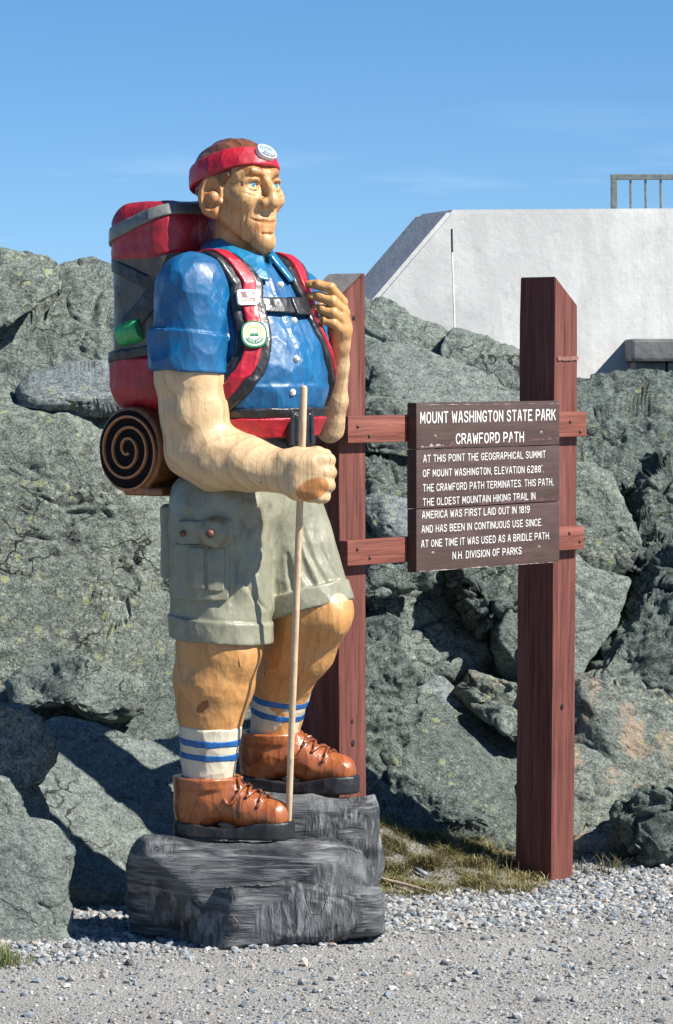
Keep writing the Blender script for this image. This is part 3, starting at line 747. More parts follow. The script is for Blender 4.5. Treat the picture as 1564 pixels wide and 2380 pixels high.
RK = [
 # left bank, back to front
 ([(-160, 640), (-80, 590), (0, 580), (28, 587), (83, 593), (104, 596), (127, 616), (130, 645), (85, 664), (79, 690), (30, 725), (-60, 760), (-170, 760)], 13.75, 0.30, 0.5,
  'lichen speckled boulder at the upper left edge against the sky', 'rock_lichen', 1, 0.35, 5),
 ([(60, 720), (85, 662), (129, 645), (140, 622), (177, 608), (214, 606), (253, 617), (330, 640), (430, 700), (440, 900), (300, 940), (188, 930), (110, 930), (20, 950), (-80, 960), (-160, 940), (-150, 750)], 13.7, 0.34, 0.6,
  'broad grey green boulder rising behind the red backpack', 'rock', 2, 0.42, 6),
 ([(68, 876), (97, 868), (141, 857), (177, 851), (259, 847), (360, 850), (400, 900), (370, 955), (265, 962), (171, 962), (100, 952), (47, 944), (42, 906)], 13.25, 0.26, 0.5,
  'flat bluish slab lying across the left bank behind the sleeping mat roll', 'rock_blue', 3, 0.7, 5),
 ([(-170, 900), (-60, 870), (30, 890), (60, 930), (150, 935), (265, 930), (380, 940), (480, 1020), (500, 1250), (480, 1500), (430, 1655), (340, 1650), (250, 1640), (180, 1600), (60, 1640), (-60, 1650), (-190, 1560), (-200, 1200)], 12.75, 0.30, 0.7,
  'huge grey green boulder filling the left side behind the hiker', 'rock_lichen', 4, 0.14, 6),
 ([(20, 1590), (62, 1548), (133, 1538), (190, 1531), (240, 1556), (330, 1590), (330, 1660), (256, 1676), (209, 1664), (156, 1634), (95, 1640), (40, 1640)], 12.52, 0.14, 0.4,
  'dark undercut ledge at the foot of the huge left boulder', 'rock', 5, 0.3, 5),
 ([(80, 1690), (119, 1640), (190, 1645), (258, 1664), (330, 1680), (430, 1660), (560, 1700), (590, 1900), (560, 2130), (430, 2165), (228, 2170), (150, 2190), (90, 2160), (60, 1950), (60, 1780)], 11.52, 0.15, 0.5,
  'sloping rock left of the plinth with the hiker shadow across it', 'rock_plain', 6, 0.72, 6),
 ([(-140, 1640), (0, 1640), (43, 1645), (95, 1666), (114, 1706), (131, 1744), (123, 1775), (85, 1826), (19, 1832), (-60, 1840), (-150, 1800)], 11.25, 0.16, 0.35,
  'knobbly pale boulder at the left edge, above two others', 'rock', 7, 0.3, 5),
 ([(-150, 1810), (19, 1812), (85, 1820), (112, 1885), (110, 1925), (60, 1960), (-60, 1980), (-150, 1960)], 11.12, 0.15, 0.35,
  'middle boulder of the stack at the left edge', 'rock', 8, 0.2, 5),
 ([(-160, 1920), (-60, 1885), (0, 1889), (57, 1904), (114, 1913), (157, 1933), (174, 1977), (167, 2020), (165, 2057), (174, 2129), (172, 2178), (152, 2203), (95, 2222), (28, 2215), (-60, 2220), (-160, 2190)], 10.95, 0.17, 0.3,
  'smooth squarish boulder at the lower left corner by the grass', 'rock_plain', 9, 0.16, 6),
 # right of the figure, back to front
 ([(760, 760), (800, 715), (847, 705), (866, 716), (888, 698), (905, 704), (953, 747), (1005, 757), (1040, 780), (1062, 800), (1062, 838), (1030, 862), (960, 850), (840, 850), (760, 850)], 15.1, 0.30, 0.6,
  'topmost green boulder under the slanting end of the white wall', 'rock', 11, 0.30, 6),
 ([(1042, 790), (1060, 775), (1075, 774), (1120, 792), (1168, 808), (1225, 830), (1260, 900), (1240, 960), (1149, 950), (1060, 880), (1046, 836)], 15.0, 0.28, 0.6,
  'pitted green boulder against the white wall left of the right post', 'rock', 12, 0.30, 5),
 ([(835, 815), (871, 803), (920, 803), (957, 809), (1029, 836), (1101, 858), (1180, 915), (1230, 930), (1240, 1000), (1200, 1060), (1000, 1060), (935, 1000), (925, 935), (895, 900), (885, 862), (840, 860)], 14.4, 0.26, 0.6,
  'big smooth tilted slab above the top edge of the brown sign', 'rock_plain', 13, 0.55, 6),
 ([(820, 850), (868, 852), (886, 880), (900, 910), (905, 940), (870, 950), (820, 950)], 14.2, 0.15, 0.4,
  'dark jagged rock wedged under the smooth tilted slab beside the left post', 'rock_rough', 14, 0.05, 5),
 ([(820, 945), (862, 930), (905, 935), (946, 950), (1000, 990), (980, 1060), (900, 1050), (820, 1040)], 13.95, 0.18, 0.4,
  'small lichen flecked rock just above the top rail by the left post', 'rock_lichen', 15, 0.3, 5),
 ([(815, 1040), (870, 1030), (930, 1032), (1000, 1060), (1010, 1150), (960, 1175), (880, 1170), (815, 1180)], 13.85, 0.2, 0.4,
  'dark ridged rock between the two rails left of the sign', 'rock_rough', 16, 0.25, 5),
 ([(850, 1170), (880, 1158), (930, 1158), (1000, 1170), (1010, 1260), (960, 1290), (900, 1270), (868, 1215)], 13.6, 0.17, 0.4,
  'angular grey block above the lower rail, left of the sign', 'rock_blue', 17, 0.3, 5),
 ([(810, 1240), (870, 1230), (940, 1255), (1000, 1290), (1010, 1360), (900, 1380), (810, 1370)], 13.65, 0.17, 0.4,
  'rounded rock showing just under the lower rail by the left post', 'rock', 18, 0.3, 5),
 ([(1010, 1000), (1200, 990), (1290, 1060), (1300, 1260), (1220, 1340), (1080, 1320), (1010, 1200)], 14.15, 0.2, 0.5,
  'boulder mostly hidden behind the brown sign boards', 'rock', 19, 0.3, 5),
 ([(1300, 930), (1340, 893), (1380, 900), (1437, 884), (1500, 879), (1564, 879), (1700, 860), (1760, 960), (1720, 1120), (1560, 1130), (1450, 1130), (1340, 1090), (1300, 1060)], 14.7, 0.32, 0.7,
  'knobbly lichen covered boulder at the right under the white wall', 'rock_rough', 20, 0.42, 6),
 ([(1360, 1060), (1450, 1060), (1560, 1060), (1720, 1080), (1740, 1300), (1640, 1380), (1540, 1350), (1470, 1330), (1430, 1240), (1400, 1130)], 14.35, 0.28, 0.6,
  'craggy dark green boulder at the right edge beside the rail ends', 'rock_rough', 21, 0.36, 6),
 ([(1280, 1090), (1340, 1080), (1380, 1092), (1414, 1115), (1440, 1170), (1466, 1225), (1480, 1262), (1462, 1310), (1435, 1338), (1370, 1336), (1300, 1330)], 13.95, 0.20, 0.4,
  'yellow spotted angular boulder right of the post between the rail ends', 'rock_lichen', 22, 0.25, 5),
 ([(1290, 1290), (1340, 1285), (1370, 1325), (1420, 1342), (1455, 1352), (1440, 1400), (1428, 1444), (1370, 1520), (1325, 1600), (1280, 1600)], 13.75, 0.2, 0.4,
  'smooth pale wedge of rock right of the post below the lower rail', 'rock_plain', 23, 0.25, 5),
 ([(1480, 1350), (1520, 1310), (1570, 1290), (1690, 1300), (1740, 1500), (1720, 1700), (1560, 1720), (1420, 1640), (1330, 1600), (1370, 1540), (1420, 1450)], 13.8, 0.26, 0.6,
  'dark broken boulder leaning at the right edge, shadowed clefts in its face', 'rock_rough', 24, 0.4, 6),
 ([(1280, 1640), (1340, 1585), (1420, 1560), (1470, 1500), (1540, 1465), (1700, 1460), (1760, 1640), (1720, 1840), (1600, 1880), (1500, 1840), (1420, 1790), (1330, 1770), (1270, 1720)], 13.5, 0.26, 0.6,
  'big boulder with tan streaks at the lower right', 'rock_tan', 25, 0.42, 6),
 ([(1270, 1770), (1340, 1740), (1390, 1765), (1440, 1800), (1492, 1833), (1450, 1880), (1430, 1900), (1470, 1950), (1486, 1970), (1440, 1998), (1340, 2020), (1270, 2010)], 13.15, 0.18, 0.4,
  'low lichen rich rock at the foot of the right post', 'rock_tan', 26, 0.5, 5),
 ([(1424, 1893), (1455, 1866), (1495, 1846), (1524, 1843), (1564, 1855), (1680, 1870), (1720, 1960), (1640, 2000), (1509, 1990), (1484, 1964)], 12.95, 0.10, 0.35,
  'dark shaded rock at the lower right edge above the gravel', 'rock_rough', 27, 0.1, 5),
 ([(1620, 1760), (1680, 1690), (1780, 1660), (1880, 1700), (1920, 1850), (1900, 1990), (1700, 2000), (1610, 1985)], 12.92, 0.10, 0.3,  # out of view, added only to cast shade on the dark rock beside it
  'unseen block added beyond the right edge to shade the dark rock', 'rock', 28, 0.1, 5),
 # between the posts, under the sign
 ([(820, 1400), (852, 1372), (868, 1362), (890, 1398), (903, 1476), (926, 1522), (968, 1577), (974, 1640), (946, 1690), (932, 1732), (905, 1757), (860, 1775), (800, 1770), (780, 1600)], 12.75, 0.17, 0.4,
  'tall rounded boulder just right of the left post', 'rock_rough', 31, 0.28, 6),
 ([(870, 1350), (910, 1320), (960, 1310), (1024, 1320), (1046, 1376), (1084, 1434), (1122, 1482), (1151, 1558), (1160, 1600), (1063, 1625), (985, 1590), (919, 1530), (905, 1480), (935, 1445), (900, 1410)], 13.45, 0.18, 0.5,
  'large pale boulder in the middle below the sign', 'rock', 32, 0.36, 6),
 ([(1050, 1350), (1063, 1305), (1120, 1290), (1230, 1290), (1240, 1395), (1180, 1425), (1142, 1446), (1115, 1479), (1082, 1431), (1062, 1387)], 13.6, 0.2, 0.5,
  'rough rock tucked under the lower right corner of the sign', 'rock_rough', 33, 0.2, 5),
 ([(1144, 1443), (1159, 1417), (1180, 1398), (1230, 1396), (1250, 1500), (1240, 1600), (1200, 1596), (1168, 1562), (1149, 1505)], 13.45, 0.15, 0.4,
  'upright narrow stone beside the dark face of the right post', 'rock', 34, 0.12, 5),
 ([(1060, 1610), (1092, 1588), (1096, 1565), (1149, 1580), (1215, 1594), (1260, 1620), (1250, 1660), (1180, 1665), (1101, 1645)], 13.15, 0.12, 0.3,
  'sharp edged brownish stone left of the right post', 'rock_tan', 35, 0.2, 5),
 ([(1098, 1642), (1149, 1634), (1215, 1654), (1270, 1690), (1260, 1730), (1190, 1720), (1125, 1672)], 13.02, 0.12, 0.3,
  'small rounded stone under the sharp edged brownish one', 'rock', 36, 0.25, 5),
 ([(915, 1560), (930, 1523), (996, 1557), (1044, 1601), (1082, 1629), (1125, 1663), (1202, 1711), (1290, 1780), (1300, 1960), (1210, 1985), (1130, 1960), (1050, 1890), (960, 1800), (920, 1740), (943, 1683), (970, 1640)], 13.12, 0.17, 0.4,
  'long blue grey slab sloping down to the right between the posts', 'rock_blue', 37, 0.6, 6),
 ([(830, 1800), (870, 1770), (912, 1748), (950, 1770), (1029, 1850), (1149, 1945), (1215, 1972), (1230, 2010), (1149, 2010), (1053, 1985), (960, 1960), (880, 1940), (830, 1900)], 12.82, 0.13, 0.35,
  'ragged dark rock face above the dry grass', 'rock_rough', 38, 0.35, 6),
]
FACE = {1: ((.05, -.8, .6), .5), 2: ((.05, -.85, .5), .45), 3: ((0, -.55, .8), .5), 4: ((.12, -.95, .28), .45), 6: ((.25, -.62, .72), .36), 7: ((.2, -.9, .35), .55), 8: ((.15, -.9, .3), .55), 9: ((.2, -.95, .2), .5),
        11: ((.1, -.8, .55), .5), 12: ((.2, -.8, .5), .5), 13: ((.12, -.7, .7), .40), 19: ((.1, -.9, .4), .5), 20: ((0, -.62, .78), .5), 21: ((.1, -.8, .55), .5), 22: ((.15, -.92, .35), .5), 23: ((.22, -.9, .3), .45),
        25: ((.2, -.85, .5), .45), 26: ((.1, -.7, .7), .5), 31: ((.35, -.9, .25), .5), 32: ((.28, -.8, .5), .45), 34: ((.3, -.9, .2), .5), 37: ((.3, -.75, .58), .38)}
for outl, D, tf, tb, lab, mt, sd, tl, sb in RK:
    D += {38: 0.12, 35: 0.62, 36: 0.60}.get(sd, 0.4) if 30 < sd < 39 else 0.0
    rgh = {'rock_rough': 1.8, 'rock_plain': 0.65, 'rock_blue': 0.8}.get(mt, 1.0)
    rock(outl, D, tf, tb, lab, mt, sd, tl, 0.52, sb, 9, {'rock_rough': 0.034, 'rock_plain': 0.02}.get(mt, 0.026), rough=rgh * 1.25, cut=(0.66, 0.94), planes=[FACE[sd]] if sd in FACE else [], grow_=1.09 if sd > 10 else 1.03, up_tilt=0.18, yaw={24: -0.3, 25: -0.25, 27: 0.3, 2: 0.12, 4: 0.10, 9: 0.10}.get(sd, 0.08))

# ---------------------------------------------------------------- white wall, ledge and railing
def prism(poly, D, th, back=0.0):
    """a slab with its front face outlined in the picture grid at distance D"""
    V = [W(x, y, D - D0) for x, y in poly]; n = len(V)
    V2 = [v + np.array([0.0, th, 0.0]) for v in V]
    return np.array(V + V2), n
wall = empty('summit_wall', W(1200, 900, 9.5) * (1, 1, 0)); tag(wall, 'white weathered concrete wall with a slanting left end behind the boulders', 'wall')
DW = 20.0
bm = bmesh.new()
A_ = W(1047, 487, DW - D0)
dirr = nrm([1.0, 0.30, 0.0]); wn = nrm([0.30, -1.0, 0.10])       # the front leans back a little
def wall_at(px, py):
    r = np.array([(px - 782) / F_PX, 1.0, -(py - 850) / F_PX]); t = ((A_ - np.array([0, 0, EYE])) @ wn) / (r @ wn)
    return np.array([0, 0, EYE]) + r * t
def wv(p): return bm.verts.new(Vector(p))
fr = [A_, wall_at(3800, 470), wall_at(3800, 1450), wall_at(760, 1450), wall_at(760, 822)]
lft = np.array([-0.19, 0.62, 0.0])          # its thickness runs back to the left
front = [wv(v) for v in fr]; bk = [wv(v + lft) for v in fr]
bm.faces.new(front); bm.faces.new(bk[::-1])
for i in range(5): bm.faces.new([front[(i + 1) % 5], front[i], bk[i], bk[(i + 1) % 5]])
bmesh.ops.bevel(bm, geom=bm.edges[:], offset=0.025, segments=2, affect='EDGES')
bm_obj('concrete_wall', bm, M['concrete'], wall, True, 35)
# construction joint with its open crack
def strip(name, a, b2, wd, mat, lift=0.003):
    p, q = wall_at(*a), wall_at(*b2); x_ = dirr * wd; V = np.array([p - x_ - wn * 0.01, p + x_ - wn * 0.01, q + x_ - wn * 0.01, q - x_ - wn * 0.01, p - x_ + wn * lift, p + x_ + wn * lift, q + x_ + wn * lift, q - x_ + wn * lift])
    mesh_np(name, V, [(4, 5, 6, 7), (0, 1, 5, 4), (1, 2, 6, 5), (2, 3, 7, 6), (3, 0, 4, 7)], mat, wall, False)
strip('open_crack', (1050, 532), (1051, 586), 0.0045, M['hole'])
strip('construction_joint', (1051, 587), (1058, 790), 0.003, M['white'])

# stone bench ledge at the right
led = empty('stone_ledge', W(1530, 900, 8.75) * (1, 1, 0)); tag(led, 'dark capped stone ledge in front of the white wall at the right edge', 'ledge')
c0 = W(1468, 787, 8.75); c1 = W(1468, 840, 8.75)
bm_obj('cap_slab', boxmesh((c0[0] + 1.0, c0[1] + 0.3, (c0[2] + c1[2]) / 2), (1.0, 0.3, (c0[2] - c1[2]) / 2), bev=0.02), M['slab'], led)
rg = np.random.default_rng(5); z1 = c1[2] - 0.004
for r in range(3):
    x = c0[0] + 0.02 + 0.06 * r * 0.3
    while x < c0[0] + 1.9:
        wd = rg.uniform(0.10, 0.22); hh = 0.062
        bm_obj('ledge_stone', boxmesh((x + wd / 2, c0[1] + 0.3 + rg.uniform(-0.01, 0.01), z1 - hh / 2 - r * (hh + 0.006)), (wd / 2 - 0.004, 0.26, hh / 2), bev=0.015), M['masonry'], led)
        x += wd

rl = empty('railing', W(1500, 483, 9.4) * (1, 1, 1)); tag(rl, 'grey metal railing standing on the white wall at the top right', 'railing')
DR = 9.85
def bar(name, a, b2, wd, dp):
    a = W(*a, DR); b2 = W(*b2, DR); c = (a + b2) / 2; L = np.linalg.norm(b2 - a) / 2; x = nrm(b2 - a); y = np.array([0, 1.0, 0]); z = np.cross(x, y)
    bm_obj(name, boxmesh(c, (L, dp, wd), np.array([x, y, z]), 0.004), M['iron'], rl)
k = 20.85 / F_PX
bar('top_rail', (1419, 411.5), (2500, 411.5), 6.5 * k, 0.02)
bar('end_post', (1427, 418.2), (1427, 484.5), 7.5 * k, 0.02)
for x in range(1465, 2500, 35): bar('baluster', (x, 418.2), (x + 1, 484.5), 2.6 * k, 0.009)

# ---------------------------------------------------------------- loose stones and grass
rg = np.random.default_rng(11)
Vi, Fi = ico(1)
protos = []
for i in range(24):
    q = Vi * rg.uniform(0.72, 1.18, (len(Vi), 1)) * (1, rg.uniform(0.65, 1.0), rg.uniform(0.45, 0.8)); protos.append(q)
pal = np.array([(0.36, 0.37, 0.37), (0.25, 0.28, 0.31), (0.17, 0.20, 0.22), (0.44, 0.43, 0.41), (0.30, 0.30, 0.28), (0.54, 0.52, 0.49), (0.40, 0.33, 0.28), (0.12, 0.13, 0.14), (0.34, 0.31, 0.27)])
def stones(name, n, xr, yr, smin_, smax_, dens, label, power=2.2):
    X = rg.uniform(*xr, n * 3); Y = rg.uniform(*yr, n * 3)
    keep = rg.uniform(0, 1, len(X)) < dens(X, Y); X, Y = X[keep][:n], Y[keep][:n]; m = len(X)
    sz = smin_ + (smax_ - smin_) * rg.uniform(0, 1, m) ** power
    Z = ground_z(X, Y) + sz * rg.uniform(-0.05, 0.30, m)
    pi = rg.integers(0, len(protos), m); an = rg.uniform(0, 6.28, m); tl = rg.normal(0, 0.35, m)
    Q = np.stack(protos)[pi] * sz[:, None, None]
    y1 = Q[..., 1] * np.cos(tl)[:, None] - Q[..., 2] * np.sin(tl)[:, None]; z1 = Q[..., 1] * np.sin(tl)[:, None] + Q[..., 2] * np.cos(tl)[:, None]
    x2 = Q[..., 0] * np.cos(an)[:, None] - y1 * np.sin(an)[:, None]; y2 = Q[..., 0] * np.sin(an)[:, None] + y1 * np.cos(an)[:, None]
    V = np.stack([x2 + X[:, None], y2 + Y[:, None], z1 + Z[:, None]], -1).reshape(-1, 3)
    Fs = (Fi[None] + (np.arange(m) * len(Vi))[:, None, None]).reshape(-1, 3)
    col = pal[rg.choice(len(pal), m, p=[.22, .18, .13, .11, .14, .05, .04, .07, .06])] * rg.uniform(0.8, 1.15, (m, 1))
    o = mesh_np(name, V, Fs, M['stone'], None, False, np.repeat(col, len(Vi), 0))
    return tag(o, label, 'gravel', kind='stuff')
def far_band(X, Y):          # loose gravel heaped beside the plinth and round the post
    edge = np.interp(X, [-1.9, -0.9, -0.62, -0.42, -0.1, 0.18, 0.45, 1.2, 2], [10.62, 10.62, 10.74, 10.72, 10.80, 11.02, 11.22, 11.40, 11.45]) + 0.07 * np.sin(X * 9) 
    a = np.clip((Y - edge) / 0.16, 0.05, 1)
    g = (X > 0.12) & (X < 0.75) & (Y > 12.16 + 0.32 * (X - 0.1))
    return np.where(g, 0.0, a) * (Y < 13.2)
stones('loose_gravel', 19000, (-1.9, 2.0), (10.1, 13.2), 0.007, 0.021, far_band, 'pale loose gravel heaped along the plinth and the right post')
stones('fine_gravel', 30000, (-1.7, 1.7), (9.3, 11.9), 0.0022, 0.0095, lambda X, Y: np.clip(0.30 + 0.55 * fbm(np.stack([X * 1.5, Y * 2.2, X * 0], 1), 3, 77) + 0.25, 0.06, 1), 'fine grey gravel trodden into the path', 3.0)
stones('scattered_pebbles', 420, (-1.6, 1.6), (9.5, 11.8), 0.010, 0.022, lambda X, Y: np.full(len(X), 0.5), 'scattered larger pebbles on the gravel path', 2.0)

def grass(name, n, place, hr, label, pal, lean=0.5, wd=0.0016):
    V, Fs, C = [], [], []
    X, Y = place(n)
    Z = ground_z(X, Y)
    clump = np.clip(0.75 + 1.1 * fbm(np.stack([X * 9, Y * 9, X * 0], 1), 2, 55), 0.25, 1.6); shade = np.clip(0.85 + 0.6 * fbm(np.stack([X * 4, Y * 4, X * 0], 1), 2, 65), 0.5, 1.2)
    for i_, (x, y, z) in enumerate(zip(X, Y, Z)):
        hgt = rg.uniform(*hr) * clump[i_]; a = rg.uniform(0, 6.28); l = rg.uniform(0.1, 1) * lean * hgt; c = pal[rg.integers(len(pal))] * rg.uniform(0.6, 1.1) * shade[i_]
        dx, dy = math.cos(a), math.sin(a); b = len(V); wx, wy = -dy * wd, dx * wd
        for t in (0, 0.5, 1.0):
            cx, cy, cz = x + dx * l * t * t, y + dy * l * t * t, z - 0.005 + hgt * t * (1 - 0.25 * t * lean); s_ = 1 - 0.75 * t
            V += [(cx - wx * s_, cy - wy * s_, cz), (cx + wx * s_, cy + wy * s_, cz)]; C += [c, c]
        Fs += [(b, b + 1, b + 3, b + 2), (b + 2, b + 3, b + 5, b + 4)]
    o = mesh_np(name, np.array(V), np.array(Fs), M['grass'], None, True, np.array(C)); return tag(o, label, 'grass', kind='stuff')
gp = np.array([(0.33, 0.27, 0.13), (0.42, 0.35, 0.19), (0.12, 0.125, 0.035), (0.08, 0.10, 0.022), (0.30, 0.24, 0.13), (0.18, 0.16, 0.06), (0.13, 0.09, 0.045)])
def patch_mid(n):
    X = rg.uniform(0.08, 0.80, n * 2); Y = rg.uniform(12.02, 13.05, n * 2)
    k = (Y > 12.10 + 0.30 * (X - 0.1) + 0.05 * rg.normal(size=2 * n)) & (fbm(np.stack([X * 5, Y * 5, X * 0], 1), 2, 5) > -0.75); return X[k][:n], Y[k][:n]
grass('dry_grass', 19000, patch_mid, (0.012, 0.055), 'patch of dry yellow green grass between the plinth and right post', gp, 1.4, 0.0017)
def patch_fill(n):
    X = rg.uniform(0.04, 0.62, n * 2); Y = rg.uniform(12.1, 13.0, n * 2); k = (Y > 12.16 + 0.35 * (X - 0.1) + 0.04 * rg.normal(size=2 * n)) & (rg.uniform(0, 1, 2 * n) < np.clip((0.75 - X) / 0.4, 0, 1)); return X[k][:n], Y[k][:n]
grass('matted_grass', 11000, patch_fill, (0.03, 0.085), 'thicker matted grass against the plinth side and rock foot', gp[[1, 2, 3, 5, 0]], 1.5, 0.0016)
def patch_stalk(n): return rg.uniform(0.08, 0.75, n), rg.uniform(12.3, 12.6, n)
grass('grass_stalks', 46, patch_stalk, (0.07, 0.20), 'thin pale grass stalks standing before the ragged rock', gp[[0, 1, 4]], 0.35, 0.0011)
gl = np.array([(0.07, 0.13, 0.025), (0.10, 0.17, 0.035), (0.16, 0.20, 0.06), (0.28, 0.25, 0.10)])
def patch_left(n):
    X = rg.uniform(-1.5, -0.86, n * 3); Y = rg.uniform(10.45, 10.80, n * 3)
    k = (rg.uniform(0, 1, 3 * n) < np.clip((-0.88 - X) / 0.22, 0, 1) ** 1.2) & (Y > 10.50 + 0.25 * np.clip((X + 1.15) / 0.3, 0, 1)); return X[k][:n], Y[k][:n]
grass('green_grass', 2200, patch_left, (0.02, 0.06), 'tuft of green grass at the lower left corner by the boulder', gl, 0.9)
def patch_right(n): return rg.uniform(0.93, 1.15, n), rg.uniform(12.75, 12.95, n)
grass('thin_grass', 160, patch_right, (0.02, 0.07), 'thin grass blades at the gravel edge by the shaded rock', gp, 0.9)

a = W(884, 2041, 1.27); b2 = W(1000, 2050, 1.18); a[2] = ground_z(a[:1], a[1:2])[0] + 0.022; b2[2] = ground_z(b2[:1], b2[1:2])[0] + 0.014
V, Fq = tube(np.linspace(a, b2, 6) + RNG.normal(0, 0.0015, (6, 3)), [0.007, 0.008, 0.0075, 0.007, 0.005, 0.003], 8)
tag(mesh_np('broken_stick', V, Fq, M['twig']), 'bleached stick lying on the gravel right of the plinth', 'stick')
a = W(966, 2026, 1.45); b2 = W(990, 2036, 1.40); a[2] = ground_z(a[:1], a[1:2])[0] + 0.016; b2[2] = ground_z(b2[:1], b2[1:2])[0] + 0.016
V, Fq = tube(np.array([a, a * 0.5 + b2 * 0.5, b2]), [0.008, 0.008, 0.009], 10, False)
tag(mesh_np('metal_tube', V, Fq, M['pipe']), 'short grey metal tube lying in the dry grass', 'tube')

# ---------------------------------------------------------------- the carved hiker
ST = empty('hiker_statue', (W(560, 1300, 0.2)[0], 11.2, 0.0))
tag(ST, 'carved and painted wooden hiker with red backpack standing on black carved rocks', 'statue')
YAW = math.radians(50); SP = 11.2 / F_PX
TL = np.array([math.cos(YAW), math.sin(YAW), 0]); TF = np.array([math.sin(YAW), -math.cos(YAW), 0]); UP = np.array([0, 0, 1.0])
TAX = np.array([TL, TF, UP])
def T(u, v, py):
    c = W(575, py, 0.2); return c + TL * u * SP + TF * v * SP
def R3(a, b2, c): return np.array([a, b2, c]) * SP

# shirt: chest, belly, shoulders
chest = ell(T(0, 8, 760), R3(168, 112, 152), TAX)
belly = ell(T(0, 38, 880), R3(172, 146, 172), TAX)
yoke = cap(T(-165, -5, 664), T(140, -5, 668), 62 * SP)
trap = cap(T(0, -22, 664), T(0, -15, 710), 58 * SP, 100 * SP)
hips = ell(T(0, 2, 1090), R3(168, 124, 170), TAX)
torso = union([chest, belly, yoke, trap], 40 * SP)
waist = union([belly, hips], 50 * SP)
armN = [W(440, 660, -0.03), W(436, 850, -0.04), W(448, 1045, -0.035)]
sleeveN = cap(W(444, 668, -0.03), W(436, 900, -0.04), 84 * U, 90 * U)
cuffN = cap(W(438, 770, -0.04), W(435, 900, -0.04), 93 * U, 95 * U)
cutN = half(W(438, 864, -0.04), (-0.05, 0, -1)); cuffTop = half(W(438, 772, -0.04), (0.10, 0.05, 1))
sleeve1 = inter([union([sleeveN, inter([cuffN, cuffTop], 4 * U)], 3 * U), cutN], 4 * U)
armF = [W(690, 690, 0.44), W(765, 985, 0.42)]
sleeveF = inter([cap(armF[0], W(725, 850, 0.43), 66 * U, 64 * U), half(W(725, 840, 0.43), (0, 0, -1))], 4 * U)
# a button placket and an armhole crease
plk = lambda P: np.abs((P - T(0, 0, 800)) @ TL) - 22 * SP
body_f = union([torso, inter([off(waist, 2 * U), half(W(575, 900, 0.2), (0, 0, 1))])], 16 * U)
body_f2 = lambda P: body_f(P) - np.where((plk(P) < 0) & ((P - T(0, 0, 800)) @ TF > 0), 2.0 * U, 0.0)
shirt_f2 = union([body_f2, sleeve1, sleeveF], 14 * U)
lowcut = half(W(575, 1110, 0.2), (0, 0, -1))
shirt_b = inter([shirt_f2, lowcut])
lo, hi = W(300, 1200, -0.35), W(870, 540, 0.75)
sdf('shirt', shirt_b, lo, hi, M['blue'], ST, 0.0048, (0.080, 0.012, 0.0004), 3)

# collar: a folded ring round the neck, open in front
nk = T(0, -2, 588)
def collar_f(P):
    q = (P - nk) / SP; u = q @ TL; v = q @ TF; z = q[:, 2] + 0.40 * v
    r = np.hypot(u, v * 0.95)
    # flap falls outward from the neck line; the line is given in (r, z)
    a0, a1 = np.array([60, 14]), np.array([101, -24 ]); ab = a1 - a0
    t = np.clip(((r - a0[0]) * ab[0] + (z - a0[1]) * ab[1]) / (ab @ ab), 0, 1)
    d = np.hypot(r - a0[0] - t * ab[0], z - a0[1] - t * ab[1]) - 5.5
    st = np.maximum(np.abs(r - 58) - 5, np.abs(z - 0) - 18)
    d = smin(d, st, 4)
    gap = np.where(v > 0, 13 + 0.55 * (r - 60) - np.abs(u), -20)
    return smax(d, gap, 4) * SP * 0.85
sdf('collar', collar_f, nk - 0.21, nk + 0.21, M['teal'], ST, 0.0036, (0.05, 0.004), 8)

# shorts
hip1 = cap(W(512, 1185, 0.10), W(514, 1520, 0.08), 124 * U, 117 * U)
hip2 = cap(W(640, 1180, 0.30), W(724, 1440, 0.24), 112 * U, 106 * U)
seat = ell(T(0, -5, 1160), R3(172, 130, 120), TAX)
cut1 = half(W(514, 1487, 0.08), (-0.06, 0.02, -1.0)); n2 = nrm([0.26, -0.12, -1.0]); cut2 = half(W(728, 1418, 0.24), n2)
leg1 = inter([hip1, cut1], 5 * U)
leg2 = inter([hip2, cut2], 5 * U)
hem1 = inter([off(hip1, 6 * U), cut1, half(W(514, 1437, 0.08), (0.08, 0, 1))], 4 * U)
hem2 = inter([off(hip2, 6 * U), cut2, half(W(722, 1368, 0.24), -n2)], 4 * U)
fold = lambda P: 2.6 * U * np.sin((P[:, 0] * 0.8 + P[:, 2] * 0.55) / (17 * U) + 2.5 * fbm(P * 5, 2, 4)) * np.clip((W(0, 1150, 0)[2] - P[:, 2]) / 0.2, 0, 1)
topcut = half(W(560, 1105, 0.2), (0, 0, 1))
bare_f = union([leg1, leg2, seat], 26 * U)
creases = []
for pts, r_ in (([(700, 1215), (722, 1290), (768, 1372)], 7), ([(690, 1255), (712, 1330), (745, 1385)], 8), ([(735, 1235), (760, 1300), (798, 1362)], 5), ([(668, 1290), (676, 1350), (690, 1400)], 7),
                ([(628, 1180), (612, 1250), (600, 1330)], 5), ([(575, 1175), (560, 1230), (556, 1300)], 4), ([(560, 1330), (585, 1380), (618, 1420)], 4), ([(545, 1250), (548, 1330), (540, 1400)], 4)):
    q = catmull([hit(x, y, bare_f) for x, y in pts], 4); t = np.linspace(0, 1, len(q)); creases.append(chain(q, list((0.35 + 0.65 * np.sin(math.pi * t)) * r_ * U)))
crs = union(creases)
shorts_f = inter([union([lambda P: smax(bare_f(P) + 0.45 * fold(P), -crs(P), 9 * U), union([hem1, hem2])], 3 * U), topcut], 6 * U)
lo, hi = W(330, 1530, -0.35), W(880, 1080, 0.7)
SHORTS_LOHI = (lo, hi)

